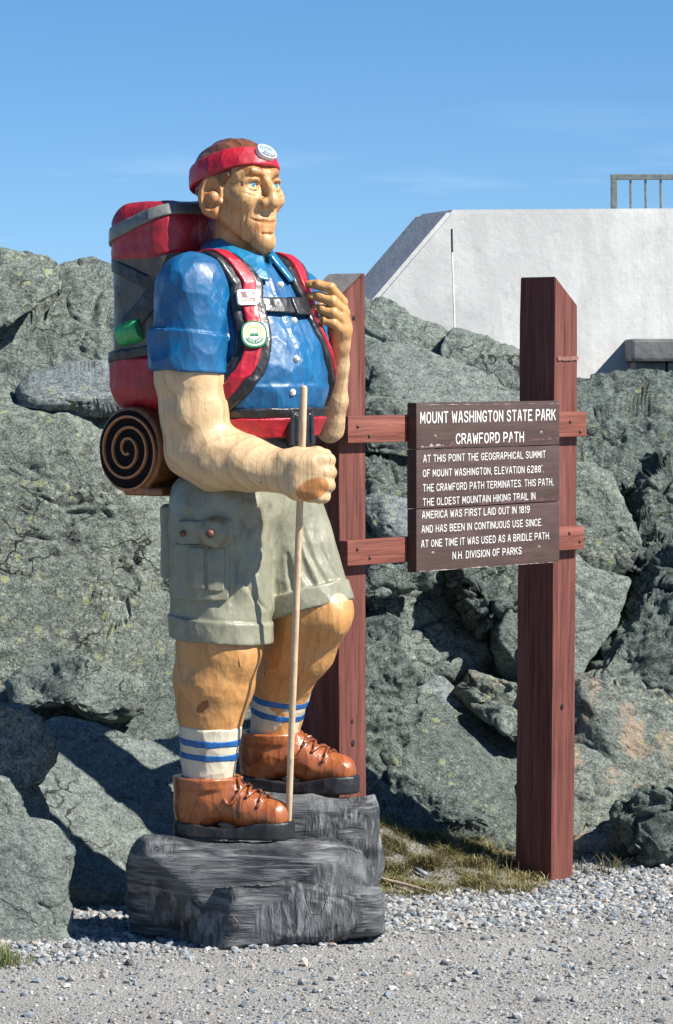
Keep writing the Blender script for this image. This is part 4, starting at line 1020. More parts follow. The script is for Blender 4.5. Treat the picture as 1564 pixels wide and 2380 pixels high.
KN = hit(487, 1240, off(leg1, 16 * U))
def shorts_paint(V):
    c = np.ones((len(V), 3)); q = (V - KN) / U; r = np.hypot(q[:, 0] - 8, q[:, 2]) + 6 * fbm(V * 40, 2, 3)
    near_ = V[:, 1] < D0 + 0.1
    k = 0.8 * np.exp(-((r - 34) / 7) ** 2) * near_ * np.clip(0.6 + 1.2 * fbm(V * 25, 3, 13), 0, 1)
    for (x, y), rr in (((455, 1180), 16), ((585, 1195), 34), ((600, 1255), 26)):
        p = (V - W(x, y, -0.05)) / U; d = np.hypot(p[:, 0] * 1.2, p[:, 2]) + 8 * 2 * fbm(V * 18, 3, 7); k = np.maximum(k, 0.6 * np.exp(-((d - rr) / 7) ** 2) * near_ * np.clip(0.2 + 2.2 * fbm(V * 16, 3, 19), 0, 1))
    return c * (1 - k[:, None]) + k[:, None] * np.array([0.72, 0.42, 0.18])
lo, hi = SHORTS_LOHI
sdf('shorts', shorts_f, lo, hi, M['shorts'], ST, 0.0048, (0.085, 0.010, 0.0005), 5, shorts_paint)
# cargo pocket on the near leg
def pbox(x0, x1, y0, y1, f, d, r=8, ymax=0.08):
    """the part of f grown by d that lies inside a picture rectangle on the near side"""
    c = W((x0 + x1) / 2, (y0 + y1) / 2, 0.0); h = np.array([(x1 - x0) / 2 * U, 0.5, (y1 - y0) / 2 * U])
    bx_ = rbox(c, h, r * U)
    return inter([off(f, d * U), bx_, lambda P: P[:, 1] - (D0 + ymax)], 3 * U)
lo, hi = W(370, 1420, -0.35), W(580, 1180, 0.2)
pk = sdf('cargo_pocket', pbox(404, 534, 1262, 1392, leg1, 9), lo, hi, M['shorts'], ST, 0.004, (0.05, 0.004), 9, shorts_paint)
sdf('pocket_pleat', pbox(440, 478, 1268, 1366, leg1, 13, 6), lo, hi, M['shorts'], pk, 0.004, (0.05, 0.003), 10, shorts_paint)
sdf('pocket_pleat', pbox(484, 524, 1268, 1370, leg1, 13, 6), lo, hi, M['shorts'], pk, 0.004, (0.05, 0.003), 11, shorts_paint)
fl = sdf('pocket_flap', union([pbox(412, 540, 1208, 1262, leg1, 14), inter([sph(hit(503, 1238, leg1), 38 * U), off(leg1, 26 * U)], 10 * U)], 10 * U), lo, hi, M['shorts'], ST, 0.004, (0.05, 0.004), 12, shorts_paint)
for bx0, r_ in ((489, 11), (427, 8)):
    p = hit(bx0, 1240, off(leg1, (24 if bx0 > 450 else 13) * U)); n = grad(p, leg1)
    V, Fq = tube([p - n * 0.004, p + n * 0.010], [r_ * U, r_ * U * 0.9], 12)
    mesh_np('pocket_knob', V, Fq, M['rust'], fl)
sdf('back_pocket', inter([rbox(W(392, 1258, 0.14), (18 * U, 0.06, 86 * U), 9 * U)], 0), W(340, 1380, -0.05), W(430, 1150, 0.3), M['shorts'], ST, 0.0045, (0.05, 0.003), 13, shorts_paint)

# ---- bare wood: head, neck, arms, hands and legs as one body
HY = math.radians(45); HL = np.array([math.cos(HY), math.sin(HY), 0]); HF = np.array([math.sin(HY), -math.cos(HY), 0])
HAX = np.array([HL, HF, UP]); HC = W(555, 455, 0.22); HS = 11.22 / F_PX
def Hd(u, v, z): return HC + (HL * u + HF * v + UP * z) * HS
def He(c, r, ax=None): return ell(Hd(*c), np.array(r) * HS, HAX if ax is None else ax)
def Hc(a, b2, ra, rb=None): return cap(Hd(*a), Hd(*b2), ra * HS, None if rb is None else rb * HS)
def Hs(c, r): return sph(Hd(*c), r * HS)
def Hch(pts, r): return chain([Hd(*p) for p in catmull(pts, 3)], list(np.interp(np.linspace(0, 1, (len(pts) - 1) * 3 + 1), np.linspace(0, 1, len(pts)), np.broadcast_to(r, len(pts))) * HS))
skull = He((0, -14, 42), (83, 104, 90))
face = union([skull, He((0, 26, -22), (68, 66, 84)), Hc((0, 44, -30), (0, 78, -104), 52, 28)], 22 * HS)
face = union([face, Hs((0, 84, -110), 25), Hs((42, 62, -8), 33), Hs((-42, 62, -8), 33), He((0, 68, -66), (45, 28, 30)),
              Hch([(-54, 60, 40), (-36, 80, 52), (-14, 88, 46), (0, 86, 48), (14, 88, 46), (36, 80, 52), (54, 60, 40)], [9, 13, 12, 10, 12, 13, 9]),
              Hc((-56, 14, -44), (-30, 58, -92), 18, 15), Hc((56, 14, -44), (30, 58, -92), 18, 15)], 15 * HS)
for sgn in (-1, 1):
    face = sub(face, He((sgn * 35, 96, 24), (23, 15, 14)), 12 * HS)
    face = union([face, Hs((sgn * 36, 71, 23), 20)], 4 * HS)                    # lids over the ball
    face = sub(face, He((sgn * 36, 96, 22), (18, 17, 6.6)), 2 * HS)           # the open eye
    face = union([face, Hch([(sgn * 17, 86, 24), (sgn * 28, 94, 33), (sgn * 44, 90, 33), (sgn * 57, 74, 22)], [3, 4.6, 4.6, 3])], 3 * HS)
    face = union([face, Hch([(sgn * 18, 86, 19), (sgn * 32, 92, 11), (sgn * 46, 87, 12), (sgn * 56, 75, 20)], [2, 2.6, 2.6, 2])], 3 * HS)
# nose
nose = union([Hc((0, 86, 42), (0, 108, 12), 9, 11), Hc((0, 108, 12), (0, 114, -14), 11, 14), Hs((0, 114, -20), 15), Hs((-18, 101, -20), 13), Hs((18, 101, -20), 13)], 7 * HS)
face = union([face, nose], 9 * HS)
for sgn in (-1, 1):
    face = sub(face, Hs((sgn * 8, 108, -31), 5), 3 * HS)
    face = sub(face, Hch([(sgn * 20, 103, -14), (sgn * 32, 100, -36), (sgn * 43, 92, -62), (sgn * 47, 80, -92)], [4.0, 5.0, 4.4, 2.0]), 6 * HS)  # smile fold
    face = sub(face, Hch([(sgn * 56, 82, -30), (sgn * 60, 70, -66), (sgn * 52, 66, -98)], [2, 3, 1.5]), 5 * HS)      # cheek crease
# mouth
face = union([face, Hch([(-34, 88, -58), (-14, 100, -57), (0, 101, -60), (14, 100, -57), (34, 88, -58)], [1.8, 3.0, 2.6, 3.0, 1.8]),
              Hch([(-28, 88, -72), (0, 96, -75), (28, 88, -72)], [2, 4.4, 2])], 5 * HS)
face = sub(face, Hch([(-43, 84, -57), (-20, 100, -66), (0, 105, -67), (20, 100, -66), (43, 84, -57)], [2.2, 2.4, 2.4, 2.4, 2.2]), 3 * HS)
face = sub(face, Hch([(-16, 95, -91), (0, 100, -92), (16, 95, -91)], [1.5, 3, 1.5]), 9 * HS)
face = sub(face, Hch([(0, 112, -36), (0, 108, -50)], [3.5, 3]), 5 * HS)
# wrinkles cut along the skin
SK = []
def skinline(pts, r): SK.append((catmull([Hd(*p) for p in pts], 3), r)); return None
WR = []
for sgn in (-1, 1):
    for k, (dz0, dz1) in enumerate(((10, 26), (4, 12), (-1, 0), (-6, -13))): WR.append(skinline([(sgn * 60, 76, 20 + dz0 * 0.5), (sgn * 70, 58, 20 + dz0), (sgn * 78, 40, 18 + dz1)], 1.9))
    WR.append(skinline([(sgn * 20, 95, 6), (sgn * 36, 95, 1), (sgn * 54, 82, 6)], 1.8)); WR.append(skinline([(sgn * 26, 95, -1), (sgn * 42, 94, -6), (sgn * 62, 76, 0)], 1.6))
    WR.append(skinline([(sgn * 58, 80, -18), (sgn * 66, 66, -48), (sgn * 58, 62, -84)], 2.6)); WR.append(skinline([(sgn * 68, 60, -20), (sgn * 72, 46, -52), (sgn * 62, 46, -80)], 2.2))
    WR.append(skinline([(sgn * 52, 84, -42), (sgn * 55, 74, -66), (sgn * 48, 72, -96)], 2.4))
    for k in range(3): WR.append(skinline([(sgn * 14, 92, 50 + 5 * k), (sgn * 30, 88, 58 + 5 * k), (sgn * 52, 70, 50 + 5 * k)], 1.5))
for k in range(2): WR.append(skinline([(-40, 80, 64 + 7 * k), (0, 94, 62 + 7 * k), (40, 80, 64 + 7 * k)], 1.5))
allp = settle_all(np.vstack([p for p, r in SK]), face); WR = []; i0 = 0
for p, r in SK:
    t = np.linspace(0, 1, len(p)); WR.append(chain(allp[i0:i0 + len(p)], list((0.45 + 0.55 * np.sin(math.pi * t)) * r * HS))); i0 += len(p)
WRu = union(WR)
face0 = face
face = lambda P: smax(face0(P), -WRu(P), 2.4 * HS)
# ears
for sgn in (-1, 1):
    en = nrm(HL * sgn * 0.86 + HF * 0.52); ew = nrm(np.cross(UP, en)) * (-sgn); eh = nrm(UP - 0.12 * ew)
    EA = np.array([en, ew, eh]); c0 = Hd(sgn * 89, 2, -5)
    def E(a, b2, c): return c0 + (en * a + ew * b2 + eh * c) * HS
    ear = ell(E(0, -1, 2), np.array([14, 31, 49]) * HS, EA)
    ear = union([ear, sph(E(0, 6, -38), 13 * HS)], 14 * HS)
    ear = sub(ear, ell(E(13, 2, 4), np.array([15, 22, 36]) * HS, EA), 4 * HS)
    ear = sub(ear, ell(E(6, 9, -6), np.array([14, 11, 17]) * HS, EA), 4 * HS)
    ear = union([ear, sph(E(3, 22, -14), 8 * HS), chain([E(2, -10, 22), E(2, -12, 0), E(3, -4, -20)], [2.4 * HS, 3 * HS, 2.4 * HS])], 5 * HS)
    ear = local(ear, [c0 - 0.05, c0 + 0.05], 0.02)
    face = union([face, ear, cap(Hd(sgn * 66, 4, -6), E(-3, 4, -4), 20 * HS, 18 * HS)], 6 * HS)
neck = cap(Hd(0, -6, -60), Hd(0, -14, -200), 50 * HS, 56 * HS)
adams = Hs((0, 38, -150), 11)
head_f = union([face, neck, adams], 16 * HS)

def skin_paint(V):
    c = np.ones((len(V), 3)); q = (V - HC) / HS; u, v, z = q @ HL, q @ HF, q[:, 2]
    m = V[:, 2] > W(0, 640, 0.2)[2]
    c[m] *= (0.93, 0.75, 0.56)
    lips = m & (np.abs(u) < 34) & (v > 84) & (z < -54) & (z > -84); c[lips] *= (1.0, 0.80, 0.72)
    brow = m & (np.abs(np.abs(u) - 33) < 21) & (v > 60) & (z > 42 + 0.05 * u) & (z < 60); c[brow] *= (0.66, 0.55, 0.46)
    er = m & (np.abs(u) > 80); c[er] *= (0.86, 0.72, 0.62)
    lg = V[:, 2] < W(0, 1400, 0.1)[2]; c[lg] *= (0.93, 0.68, 0.42)
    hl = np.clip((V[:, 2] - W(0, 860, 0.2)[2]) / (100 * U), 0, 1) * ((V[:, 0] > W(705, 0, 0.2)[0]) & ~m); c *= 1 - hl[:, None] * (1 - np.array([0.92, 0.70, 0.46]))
    # the round orange scar where a limb of the log was cut through the fist
    p = (V - W(727, 1136, FD)) / U; s_ = (p[:, 0] / 37) ** 2 + ((p[:, 2] - 0.25 * p[:, 0]) / 25) ** 2
    sc_ = (s_ < 1) & (V[:, 1] < D0 + FD); c[sc_] *= (0.75, 0.47, 0.25)
    # dark knot low on the near calf
    p = (V - W(472, 1640, 0.0)) / U; kn = ((p[:, 0] - 0.5 * p[:, 2]) / 13) ** 2 + (p[:, 2] / 16) ** 2 < 1; c[kn & (V[:, 1] < D0 + 0.05)] *= (0.45, 0.30, 0.22)
    return c

parts = []
Vh, Qh = nets(head_f, HC - np.array([0.21, 0.21, 0.30]), HC + np.array([0.21, 0.21, 0.21]), 0.0028)
d1, d2 = worley(Vh / 0.034, 14); Vh = Vh + vnormals(Vh, Qh) * (0.0022 * (d1 ** 2 - 0.35))[:, None]
parts.append((Vh, Qh))
# near arm
upper = chain([W(442, 720, -0.03), W(442, 870, -0.04), W(452, 960, -0.04), W(450, 1040, -0.035)], [76 * U, 80 * U, 78 * U, 66 * U], 20 * U)
fore = chain([W(452, 1046, -0.035), W(500, 1062, -0.06), W(575, 1078, -0.10), W(650, 1096, -0.145)], [66 * U, 76 * U, 62 * U, 50 * U], 20 * U)
biceps = ell(W(488, 930, -0.05), np.array([34, 44, 62]) * U)
FD = -0.175
palm = rbox(W(710, 1104, FD), (52 * U, 46 * U, 58 * U), 36 * U)
fist = [palm]
for k, (y0, x1) in enumerate(((1068, 768), (1097, 771), (1126, 768), (1152, 756))):
    fist.append(chain([W(722, y0, FD - 0.026), W(x1 - 18, y0, FD - 0.034), W(x1 - 4, y0 + 2, FD + 0.0), W(x1 - 14, y0 + 3, FD + 0.05), W(716, y0 + 3, FD + 0.065)], [17 * U, 16 * U, 15.5 * U, 15 * U, 13 * U], 6 * U))
fist.append(chain([W(668, 1070, FD - 0.01), W(690, 1058, FD + 0.01), W(738, 1054, FD + 0.02), W(757, 1056, FD + 0.045)], [24 * U, 19 * U, 16 * U, 13 * U], 8 * U))
fist_f = union(fist, 8 * U)
fist_f = sub(fist_f, ell(W(727, 1138, FD - 0.083), np.array([35, 14, 24]) * U), 5 * U)
stk0, stk1 = W(707, 900, FD - 0.005), W(670, 1925, 0.035)
armN_f = union([union([upper, fore, biceps], 26 * U), fist_f], 22 * U)
elbow_dent = sph(W(535, 992, -0.20), 26 * U)
armN_f = sub(armN_f, elbow_dent, 16 * U)
armN_f = inter([armN_f, half(W(440, 745, 0), (0, 0, 1))])
V, Q = nets(armN_f, W(340, 1200, -0.45), W(810, 730, 0.2), 0.0042); parts.append((carve(V, Q, 0.085, 0.0055, 21, 0.0004), Q))
# far arm and hand on the strap
hd = hit(722, 690, off(body_f, 20 * U))[1] - D0
faru = chain([armF[0], W(740, 860, 0.43), W(766, 990, 0.41)], [52 * U, 40 * U, 31 * U], 14 * U)
farf = chain([W(768, 998, 0.405), W(778, 930, 0.365), W(784, 850, 0.5 * (0.365 + hd) + 0.02), W(788, 800, hd + 0.05)], [32 * U, 30 * U, 27 * U, 24 * U], 14 * U)
back = union([chain([W(790, 800, hd + 0.05), W(792, 765, hd + 0.03), W(788, 735, hd + 0.02)], [25 * U, 27 * U, 25 * U], 8 * U), cap(W(790, 705, hd + 0.025), W(786, 770, hd + 0.035), 19 * U, 22 * U)], 12 * U)
hand = [back]
fing = [[(716, 661), (740, 661), (768, 669), (796, 702)], [(718, 688), (742, 690), (772, 700), (801, 727)], [(727, 715), (748, 719), (774, 727), (802, 750)], [(735, 743), (752, 745), (774, 752), (799, 772)]]
for k, fpts in enumerate(fing):
    dd = [hd - 0.006, hd - 0.018, hd - 0.022, hd + 0.015]
    r_ = [11.4, 11.8, 11.4, 10.6][k]
    hand.append(chain([W(x, y, z) for (x, y), z in zip(fpts, dd)], [r_ * 0.82 * U, r_ * U, r_ * 1.05 * U, r_ * 1.15 * U], 4 * U))
hand.append(chain([W(785, 770, hd + 0.05), W(765, 742, hd + 0.07), W(745, 712, hd + 0.07)], [17 * U, 14 * U, 11 * U], 5 * U))
hand_f = union(hand, 2.2 * U)
for x, y in ((722, 659), (724, 686), (733, 713), (741, 742)):
    p = W(x, y, hd - 0.010); hand_f = sub(hand_f, rbox(p + np.array([0, -13.5 * U, 0]), (8 * U, 5 * U, 6 * U), 4 * U), 1.5 * U)
armF_f = union([union([faru, farf], 18 * U), hand_f], 10 * U)
V, Q = nets(armF_f, W(640, 1090, 0.05), W(870, 600, 0.62), 0.003); parts.append((carve(V, Q, 0.05, 0.003, 22, 0.0004), Q))
# legs
calf1 = chain([W(512, 1440, 0.08), W(510, 1500, 0.07), W(497, 1585, 0.08), W(490, 1650, 0.085), W(488, 1740, 0.095)], [96 * U, 97 * U, 93 * U, 76 * U, 62 * U], 20 * U)
knee1 = ell(W(552, 1525, 0.0), np.array([46, 40, 50]) * U)
leg_1 = inter([union([calf1, knee1], 30 * U), half(W(0, 1440, 0.08), (0, 0, 1))])
V, Q = nets(leg_1, W(370, 1770, -0.2), W(650, 1430, 0.35), 0.0046); parts.append((carve(V, Q, 0.075, 0.006, 23, 0.0005), Q))
calf2 = chain([W(712, 1370, 0.26), W(728, 1420, 0.24), W(694, 1500, 0.30), W(655, 1580, 0.375), W(642, 1700, 0.40)], [98 * U, 90 * U, 86 * U, 70 * U, 56 * U], 22 * U)
knee2 = ell(W(768, 1432, 0.16), np.array([44, 44, 52]) * U)
leg_2 = inter([union([calf2, knee2], 30 * U), half(W(700, 1370, 0.26), -n2)])
V, Q = nets(leg_2, W(550, 1740, -0.05), W(860, 1330, 0.62), 0.0046); parts.append((carve(V, Q, 0.075, 0.006, 24, 0.0005), Q))
Vb_, Qb_ = join(parts)
body = mesh_np('body', Vb_, Qb_, M['skin'], ST, True, skin_paint(Vb_))

# eyes
for sgn in (-1, 1):
    c = Hd(sgn * 36, 73, 22)
    V, Fq = ico(3); ey = mesh_np('eye', c + V * 16.4 * HS, Fq, M['eyewhite'], ST)
    g = nrm(HF * 0.93 + HL * 0.05 - UP * 0.03 + np.array([0.10, -0.22, 0]))
    for nm, rr, dd, mt in (('iris', 5.6, 15.7, 'iris'), ('pupil', 2.2, 16.1, 'pupil')):
        x = nrm(np.cross(g, UP)); y = np.cross(x, g); pts = [c + g * (dd + 2.0) * HS]
        for rg_ in (0.6, 1.0):
            for k in range(16): a = k * math.pi / 8; pts.append(c + (g * (dd + 2.0 - 1.6 * rg_ ** 2) + (x * math.cos(a) + y * math.sin(a)) * rr * rg_) * HS)
        Fq = [(0, 1 + k, 1 + (k + 1) % 16, 1 + (k + 1) % 16) for k in range(16)] + [(1 + k, 17 + k, 17 + (k + 1) % 16, 1 + (k + 1) % 16) for k in range(16)]
        Fq = [f for f in Fq]
        bmv = bmesh.new(); vs = [bmv.verts.new(Vector(p)) for p in pts]
        for f in Fq: bmv.faces.new([vs[i] for i in dict.fromkeys(f)])
        bm_obj(nm, bmv, M[mt], ey, True)

# hair and headband
def band_mid(P): q = (P - HC) / HS; return q[:, 2] - (62 + 0.31 * (q @ HF)) - 8 * np.exp(-((q @ HL + 70) / 45) ** 2)
sk_h = He((0, -14, 44), (86, 107, 87))
def hair_f(P):
    q = (P - HC) / HS; u, v, z = q @ HL, q @ HF, q[:, 2]
    grooves = 1.6 * np.sin((np.arctan2(u, z + 20) * 26) + 3 * fbm(P * 14, 2, 3)) + 2.0 * fbm(P * (30, 30, 30), 2, 6)
    s_ = sk_h(P) - (3 + grooves) * HS
    low = np.where(v > 18, 2 + (v - 18) * 1.4, -50 + (v + 20) * 0.2) - z
    front_ = np.where(z < 90, v - 46, -9)
    return np.maximum(s_, np.maximum(low, front_) * HS * 0.8)
sdf('hair', union([hair_f, inter([Hc((0, -30, -20), (0, -34, -100), 66, 56), half(Hd(0, -22, 0), -HF), half(Hd(0, 0, -112), UP)], 6 * HS)], 8 * HS), HC - 0.22, HC + 0.22, M['hair'], ST, 0.003)
band_f = inter([off(sk_h, 11 * HS), lambda P: (np.abs(band_mid(P)) - 27) * HS, lambda P: -off(sk_h, -6 * HS)(P)], 5 * HS)
sdf('headband', band_f, HC - 0.24, HC + 0.24, M['red'], ST, 0.003, (0.055, 0.005, 0.0005), 31)

# ---- socks with stripes
def sock(top, bot, rt, rb, dtop, dbot, sd):
    a = W(*top, dtop); b2 = W(*bot, dbot); ax = nrm(b2 - a)
    side = cap(a - ax * 0.1, b2 + ax * 0.03, (rt + (rt - rb) * 0.3) * U, (rb - 1) * U)
    f = inter([side, half(a, -ax)], 6 * U)
    inner = cap(a - ax * 0.1, a + ax * 0.03, (rt - 9) * U); f = sub(f, inner, 4 * U)
    lo, hi = np.minimum(a, b2) - 0.16, np.maximum(a, b2) + 0.16
    o = sdf('sock', f, lo, hi, M['sock'], ST, 0.004, (0.055, 0.007, 0.0005), sd)
    L = np.linalg.norm(b2 - a)
    for t0, t1 in ((0.20, 0.31), (0.43, 0.54)):
        m_ = inter([off(side, 1.6 * U), half(a + ax * L * t0, -ax), half(a + ax * L * t1, ax)], 1 * U)
        V, Q = nets(m_, lo, hi, 0.0034); d1, d2 = worley(V / 0.055, sd); V = V + vnormals(V, Q) * (0.007 * (d1 ** 2 - 0.35))[:, None]
        mesh_np('stripe', V, Q, M['stripe'], o)
    return o
sock((489, 1683), (484, 1825), 77, 58, 0.085, 0.098, 41)
sock((655, 1590), (634, 1722), 75, 55, 0.38, 0.412, 42)

# ---- boots
def boot(heel, toe, dyh, dyt, zs, sd, k=1.0):
    """heel and toe ends of the sole in the picture, zs height of the ground they stand on"""
    a = W(heel[0], heel[1], dyh); b2 = W(toe[0], toe[1], dyt); a[2] = b2[2] = zs
    ax = nrm(b2 - a); lat = np.cross(UP, ax); L = np.linalg.norm(b2 - a)
    def B(t, l, z): return a + ax * t * L + lat * l * U * k + UP * z * U * k
    foot2 = union([cap(B(0.19, 0, 0), B(0.45, 0, 0), 51 * U * k, 46 * U * k), cap(B(0.45, 0, 0), B(0.80, 4, 0), 46 * U * k, 54 * U * k)], 10 * U)
    def flat(P): Pp = P.copy(); Pp[:, 2] = a[2]; return foot2(Pp)
    def tt(P): return (P - a) @ ax / L
    def ztop(P): t = tt(P); return (38 - 34 * np.exp(-((t - 0.48) / 0.22) ** 2) * 0.45 + 5 * t) * U * k
    def sole_f(P): return smax(flat(P), np.maximum(P[:, 2] - a[2] - ztop(P), a[2] - P[:, 2]), 5 * U) * 0.85
    lo = np.minimum(a, b2) - np.array([0.12, 0.12, 0.02]); hi = np.maximum(a, b2) + np.array([0.12, 0.12, 0.30])
    up = union([chain([B(0.20, 0, 58), B(0.24, 0, 100), B(0.275, 0, 150)], [52 * U * k, 64 * U * k, 78 * U * k], 14 * U),
                chain([B(0.22, 0, 78), B(0.42, 0, 86), B(0.60, 2, 66), B(0.82, 4, 52)], [50 * U * k, 45 * U * k, 42 * U * k, 40 * U * k], 20 * U),
                chain([B(0.28, 0, 128), B(0.44, 0, 104), B(0.62, 2, 76)], [50 * U * k, 40 * U * k, 28 * U * k], 16 * U)], 22 * U)
    coll = inter([cap(B(0.265, 0, 110), B(0.285, 0, 190), 74 * U * k, 88 * U * k), half(B(0.22, 0, 142), UP), half(B(0.25, 0, 114), -UP)], 6 * U)
    up = union([inter([up, half(B(0, 0, 138), UP)], 6 * U), coll], 6 * U)
    up = sub(up, cap(B(0.28, 0, 136), B(0.29, 0, 216), 58 * U * k, 84 * U * k), 3 * U)          # the opening
    up = sub(up, cap(B(0.47, -30, 168), B(0.40, 30, 122), 8 * U, 6 * U), 6 * U)                  # slit above the laces
    up = sub(up, cap(B(0.455, 0, 190), B(0.44, 0, 128), 9 * U, 6 * U), 4 * U)
    up = inter([up, lambda P: a[2] + ztop(P) - 4 * U - P[:, 2]], 3 * U)
    o = sdf('boot', up, lo, hi, M['boot'], ST, 0.0036, (0.05, 0.004, 0.0004), sd)
    sdf('sole', sole_f, lo, hi, M['black'], o, 0.0042, (0.05, 0.003, 0.0004), sd + 3)
    # laces and the pulled bow
    pr = []
    for i in range(7):
        t = 0.47 + 0.043 * i; lw = 24 - i * 1.6
        pts = settle_all([B(t + 0.03 * s_ * (-1) ** i, lw * s_, 122 - 9 * i) for s_ in np.linspace(-1, 1, 7)], up, 3.0 * U)
        pr.append(tube(pts, 4.4 * U, 7))
    for s_ in (-1, 1):
        q0 = B(0.50, 0, 112)
        lp = settle_all([q0 + lat * U * s_ * (24 - 20 * math.cos(th)) + ax * U * 13 * math.sin(th) - UP * U * (14 - 14 * math.cos(th)) for th in np.linspace(0.2, math.pi * 1.8, 12)], up, 4.5 * U)
        pr.append(tube(lp, 5.2 * U, 7))
    V, Q = join(pr); mesh_np('laces', V, Q, M['lace'], o)
    return o
Z1 = W(540, 1953, -0.0)[2]; Z2 = W(700, 1846, 0.30)[2]
boot((400, 1935), (688, 1950), 0.125, 0.02, Z1, 51)
boot((548, 1825), (842, 1842), 0.44, 0.33, Z2, 61)

# ---- plinth of carved rocks
def plinth(outl, D, tf, tb, sd, lab, tilt=0.05, yaw=0.0, sub_=6, e=0.44):
    o = rock(outl, D, tf, tb, lab, 'base', sd, tilt, e, sub_, 4, 0.010, name='plinth_rock', parent=ST, cut=(0.90, 0.97), yaw=yaw, rough=0.7, chisel=0.026)
    return o
PB = {}
PB[3] = plinth([(540, 1850), (560, 1842), (640, 1842), (760, 1848), (830, 1852), (868, 1850), (879, 1922), (890, 1971), (884, 2032), (872, 2070), (800, 2120), (560, 2150), (520, 2000)], 11.37, 0.17, 0.10, 203, 'back black plinth rock under the far boot', 0.02)
PB[2] = plinth([(297, 2019), (305, 1975), (328, 1948), (398, 1951), (522, 1955), (600, 1956), (698, 1950), (772, 1949), (843, 1975), (853, 2006), (845, 2062), (845, 2140), (700, 2160), (500, 2170), (360, 2178), (297, 2173)], 11.14, 0.22, 0.20, 202, 'middle black plinth rock under the near boot', 0.03)
PB[1] = plinth([(352, 2185), (370, 2150), (398, 2122), (451, 2085), (504, 2060), (583, 2050), (680, 2044), (759, 2052), (887, 2060), (896, 2100), (895, 2172), (790, 2195), (627, 2206), (486, 2212), (420, 2206)], 10.985, 0.15, 0.30, 201, 'lowest black plinth rock resting on the gravel', 0.02, 0.12, 6, 0.36)
for (x, y, rx, ry) in ((735, 2090, 24, 34), (538, 2160, 18, 26)):
    # cut limb scars: a ring of bark round a disc of end grain
    f0 = W(x, y, -0.155)
    pts = [f0 + np.array([math.cos(t) * rx * U, 0, math.sin(t) * ry * U]) * (1 + 0.07 * math.sin(3 * t + x) + 0.04 * math.sin(5 * t)) for t in np.linspace(0, 2 * math.pi, 25)]
    dep = bpy.context.evaluated_depsgraph_get(); bo = PB[1].evaluated_get(dep)
    def drop(p):
        d = nrm(p - np.array([0, 0, EYE])); og = np.array([0, 0, EYE])
        im = bo.matrix_world.inverted()
        ok, loc, nn, _ = bo.ray_cast(im @ Vector(og), (im.to_3x3() @ Vector(d)).normalized())
        return np.array(bo.matrix_world @ loc) + d * 0.0015 if ok else p
    pts = [drop(p) for p in pts]
    V, Fq = tube(pts, 1.9 * U, 6, False); mesh_np('knot_ring', V, Fq, M['knot'], PB[1])

# ---- shoulder straps, chest strap and hip belt, all lying on the shirt
front_f = union([torso, belly, inter([waist, half(W(575, 900, 0.2), (0, 0, 1))])], 10 * U)
def settle(p, f): return settle_all([p], f, 0.0, 20)[0]
near_px = [(571, 695), (583, 745), (589, 790), (580, 842), (548, 888), (520, 915)]
near_pts = np.array([settle(T(*q), body_f) for q in ((-112, -20, 600), (-112, 18, 606), (-106, 52, 628), (-96, 84, 660))] + [hit(x, y, body_f) for x, y in near_px])
def flip(p):     # the same place on his left side
    c = T(0, 0, 700); q = p - c; return p - 2 * (q @ TL) * TL
back_pts = np.array([T(-116, -105, 625), T(-114, -62, 604)])
pathN = catmull(np.vstack([back_pts, near_pts]), 5); pathF = np.array([flip(p) for p in pathN])
slo, shi = W(380, 1000, -0.35), W(830, 520, 0.75)
chestfront = body_f
for pth, sd in ((pathN, 71), (pathF, 73)):
    pd0 = local(polydist(pth), pth, 0.0, 0.14)
    pd = lambda P, pd0=pd0: np.sqrt(np.maximum(pd0(P) ** 2 - np.maximum(chestfront(P), 0) ** 2, 0))     # distance measured along the shirt
    pad = inter([off(chestfront, 15 * U), lambda P, pd=pd: pd(P) - 42 * U, lambda P: -chestfront(P) - 10 * U], 10 * U)
    red = inter([off(chestfront, 22 * U), lambda P, pd=pd: pd(P) - 19 * U, lambda P: -chestfront(P) - 4 * U], 3 * U)
    # narrow the red where it passes under the buckles
    o = sdf('strap_pad', pad, slo, shi, M['black'], ST, 0.0044, (0.045, 0.005, 0.0008), sd)
    sdf('strap_webbing', red, slo, shi, M['red'], o, 0.0042, (0.05, 0.004, 0.0004), sd + 1)
def zslab(y0, y1, dy=0.1, slope=0.0):
    a = W(650, y0, dy); b2 = W(650, y1, dy); n = nrm(UP - slope * np.array([1, 0, 0]))
    return inter([half(a, n), half(b2, -n)])
frontside = half(T(0, 40, 700), -TF)
stern = inter([off(body_f, 13 * U), zslab(691, 727, 0.05, -0.02), frontside, lambda P: np.abs((P - T(0, 0, 700)) @ TL) - 105 * SP], 4 * U)
o = sdf('chest_strap', stern, W(520, 800, -0.3), W(800, 640, 0.5), M['black'], ST, 0.004, (0.04, 0.004, 0.0008), 75)
buck = inter([off(body_f, 18 * U), zslab(689, 730, 0.05, -0.02), frontside, lambda P: np.abs((P - T(42, 0, 700)) @ TL) - 34 * SP], 4 * U)
sdf('chest_buckle', buck, W(520, 800, -0.3), W(800, 640, 0.5), M['black'], o, 0.0036, (0.04, 0.003, 0.0005), 76)
blo, bhi = W(380, 1120, -0.35), W(860, 880, 0.75)
belt = inter([off(waist, 15 * U), zslab(947, 1040, 0.05, 0.02), lambda P: -waist(P) - 12 * U], 7 * U)
o = sdf('hip_belt', belt, blo, bhi, M['black'], ST, 0.0044, (0.05, 0.005, 0.0008), 77)
sdf('belt_webbing', inter([off(waist, 20 * U), zslab(971, 1017, 0.05, 0.02), lambda P: -waist(P) - 2 * U], 3 * U), blo, bhi, M['red'], o, 0.0042, (0.06, 0.003, 0.0004), 78)
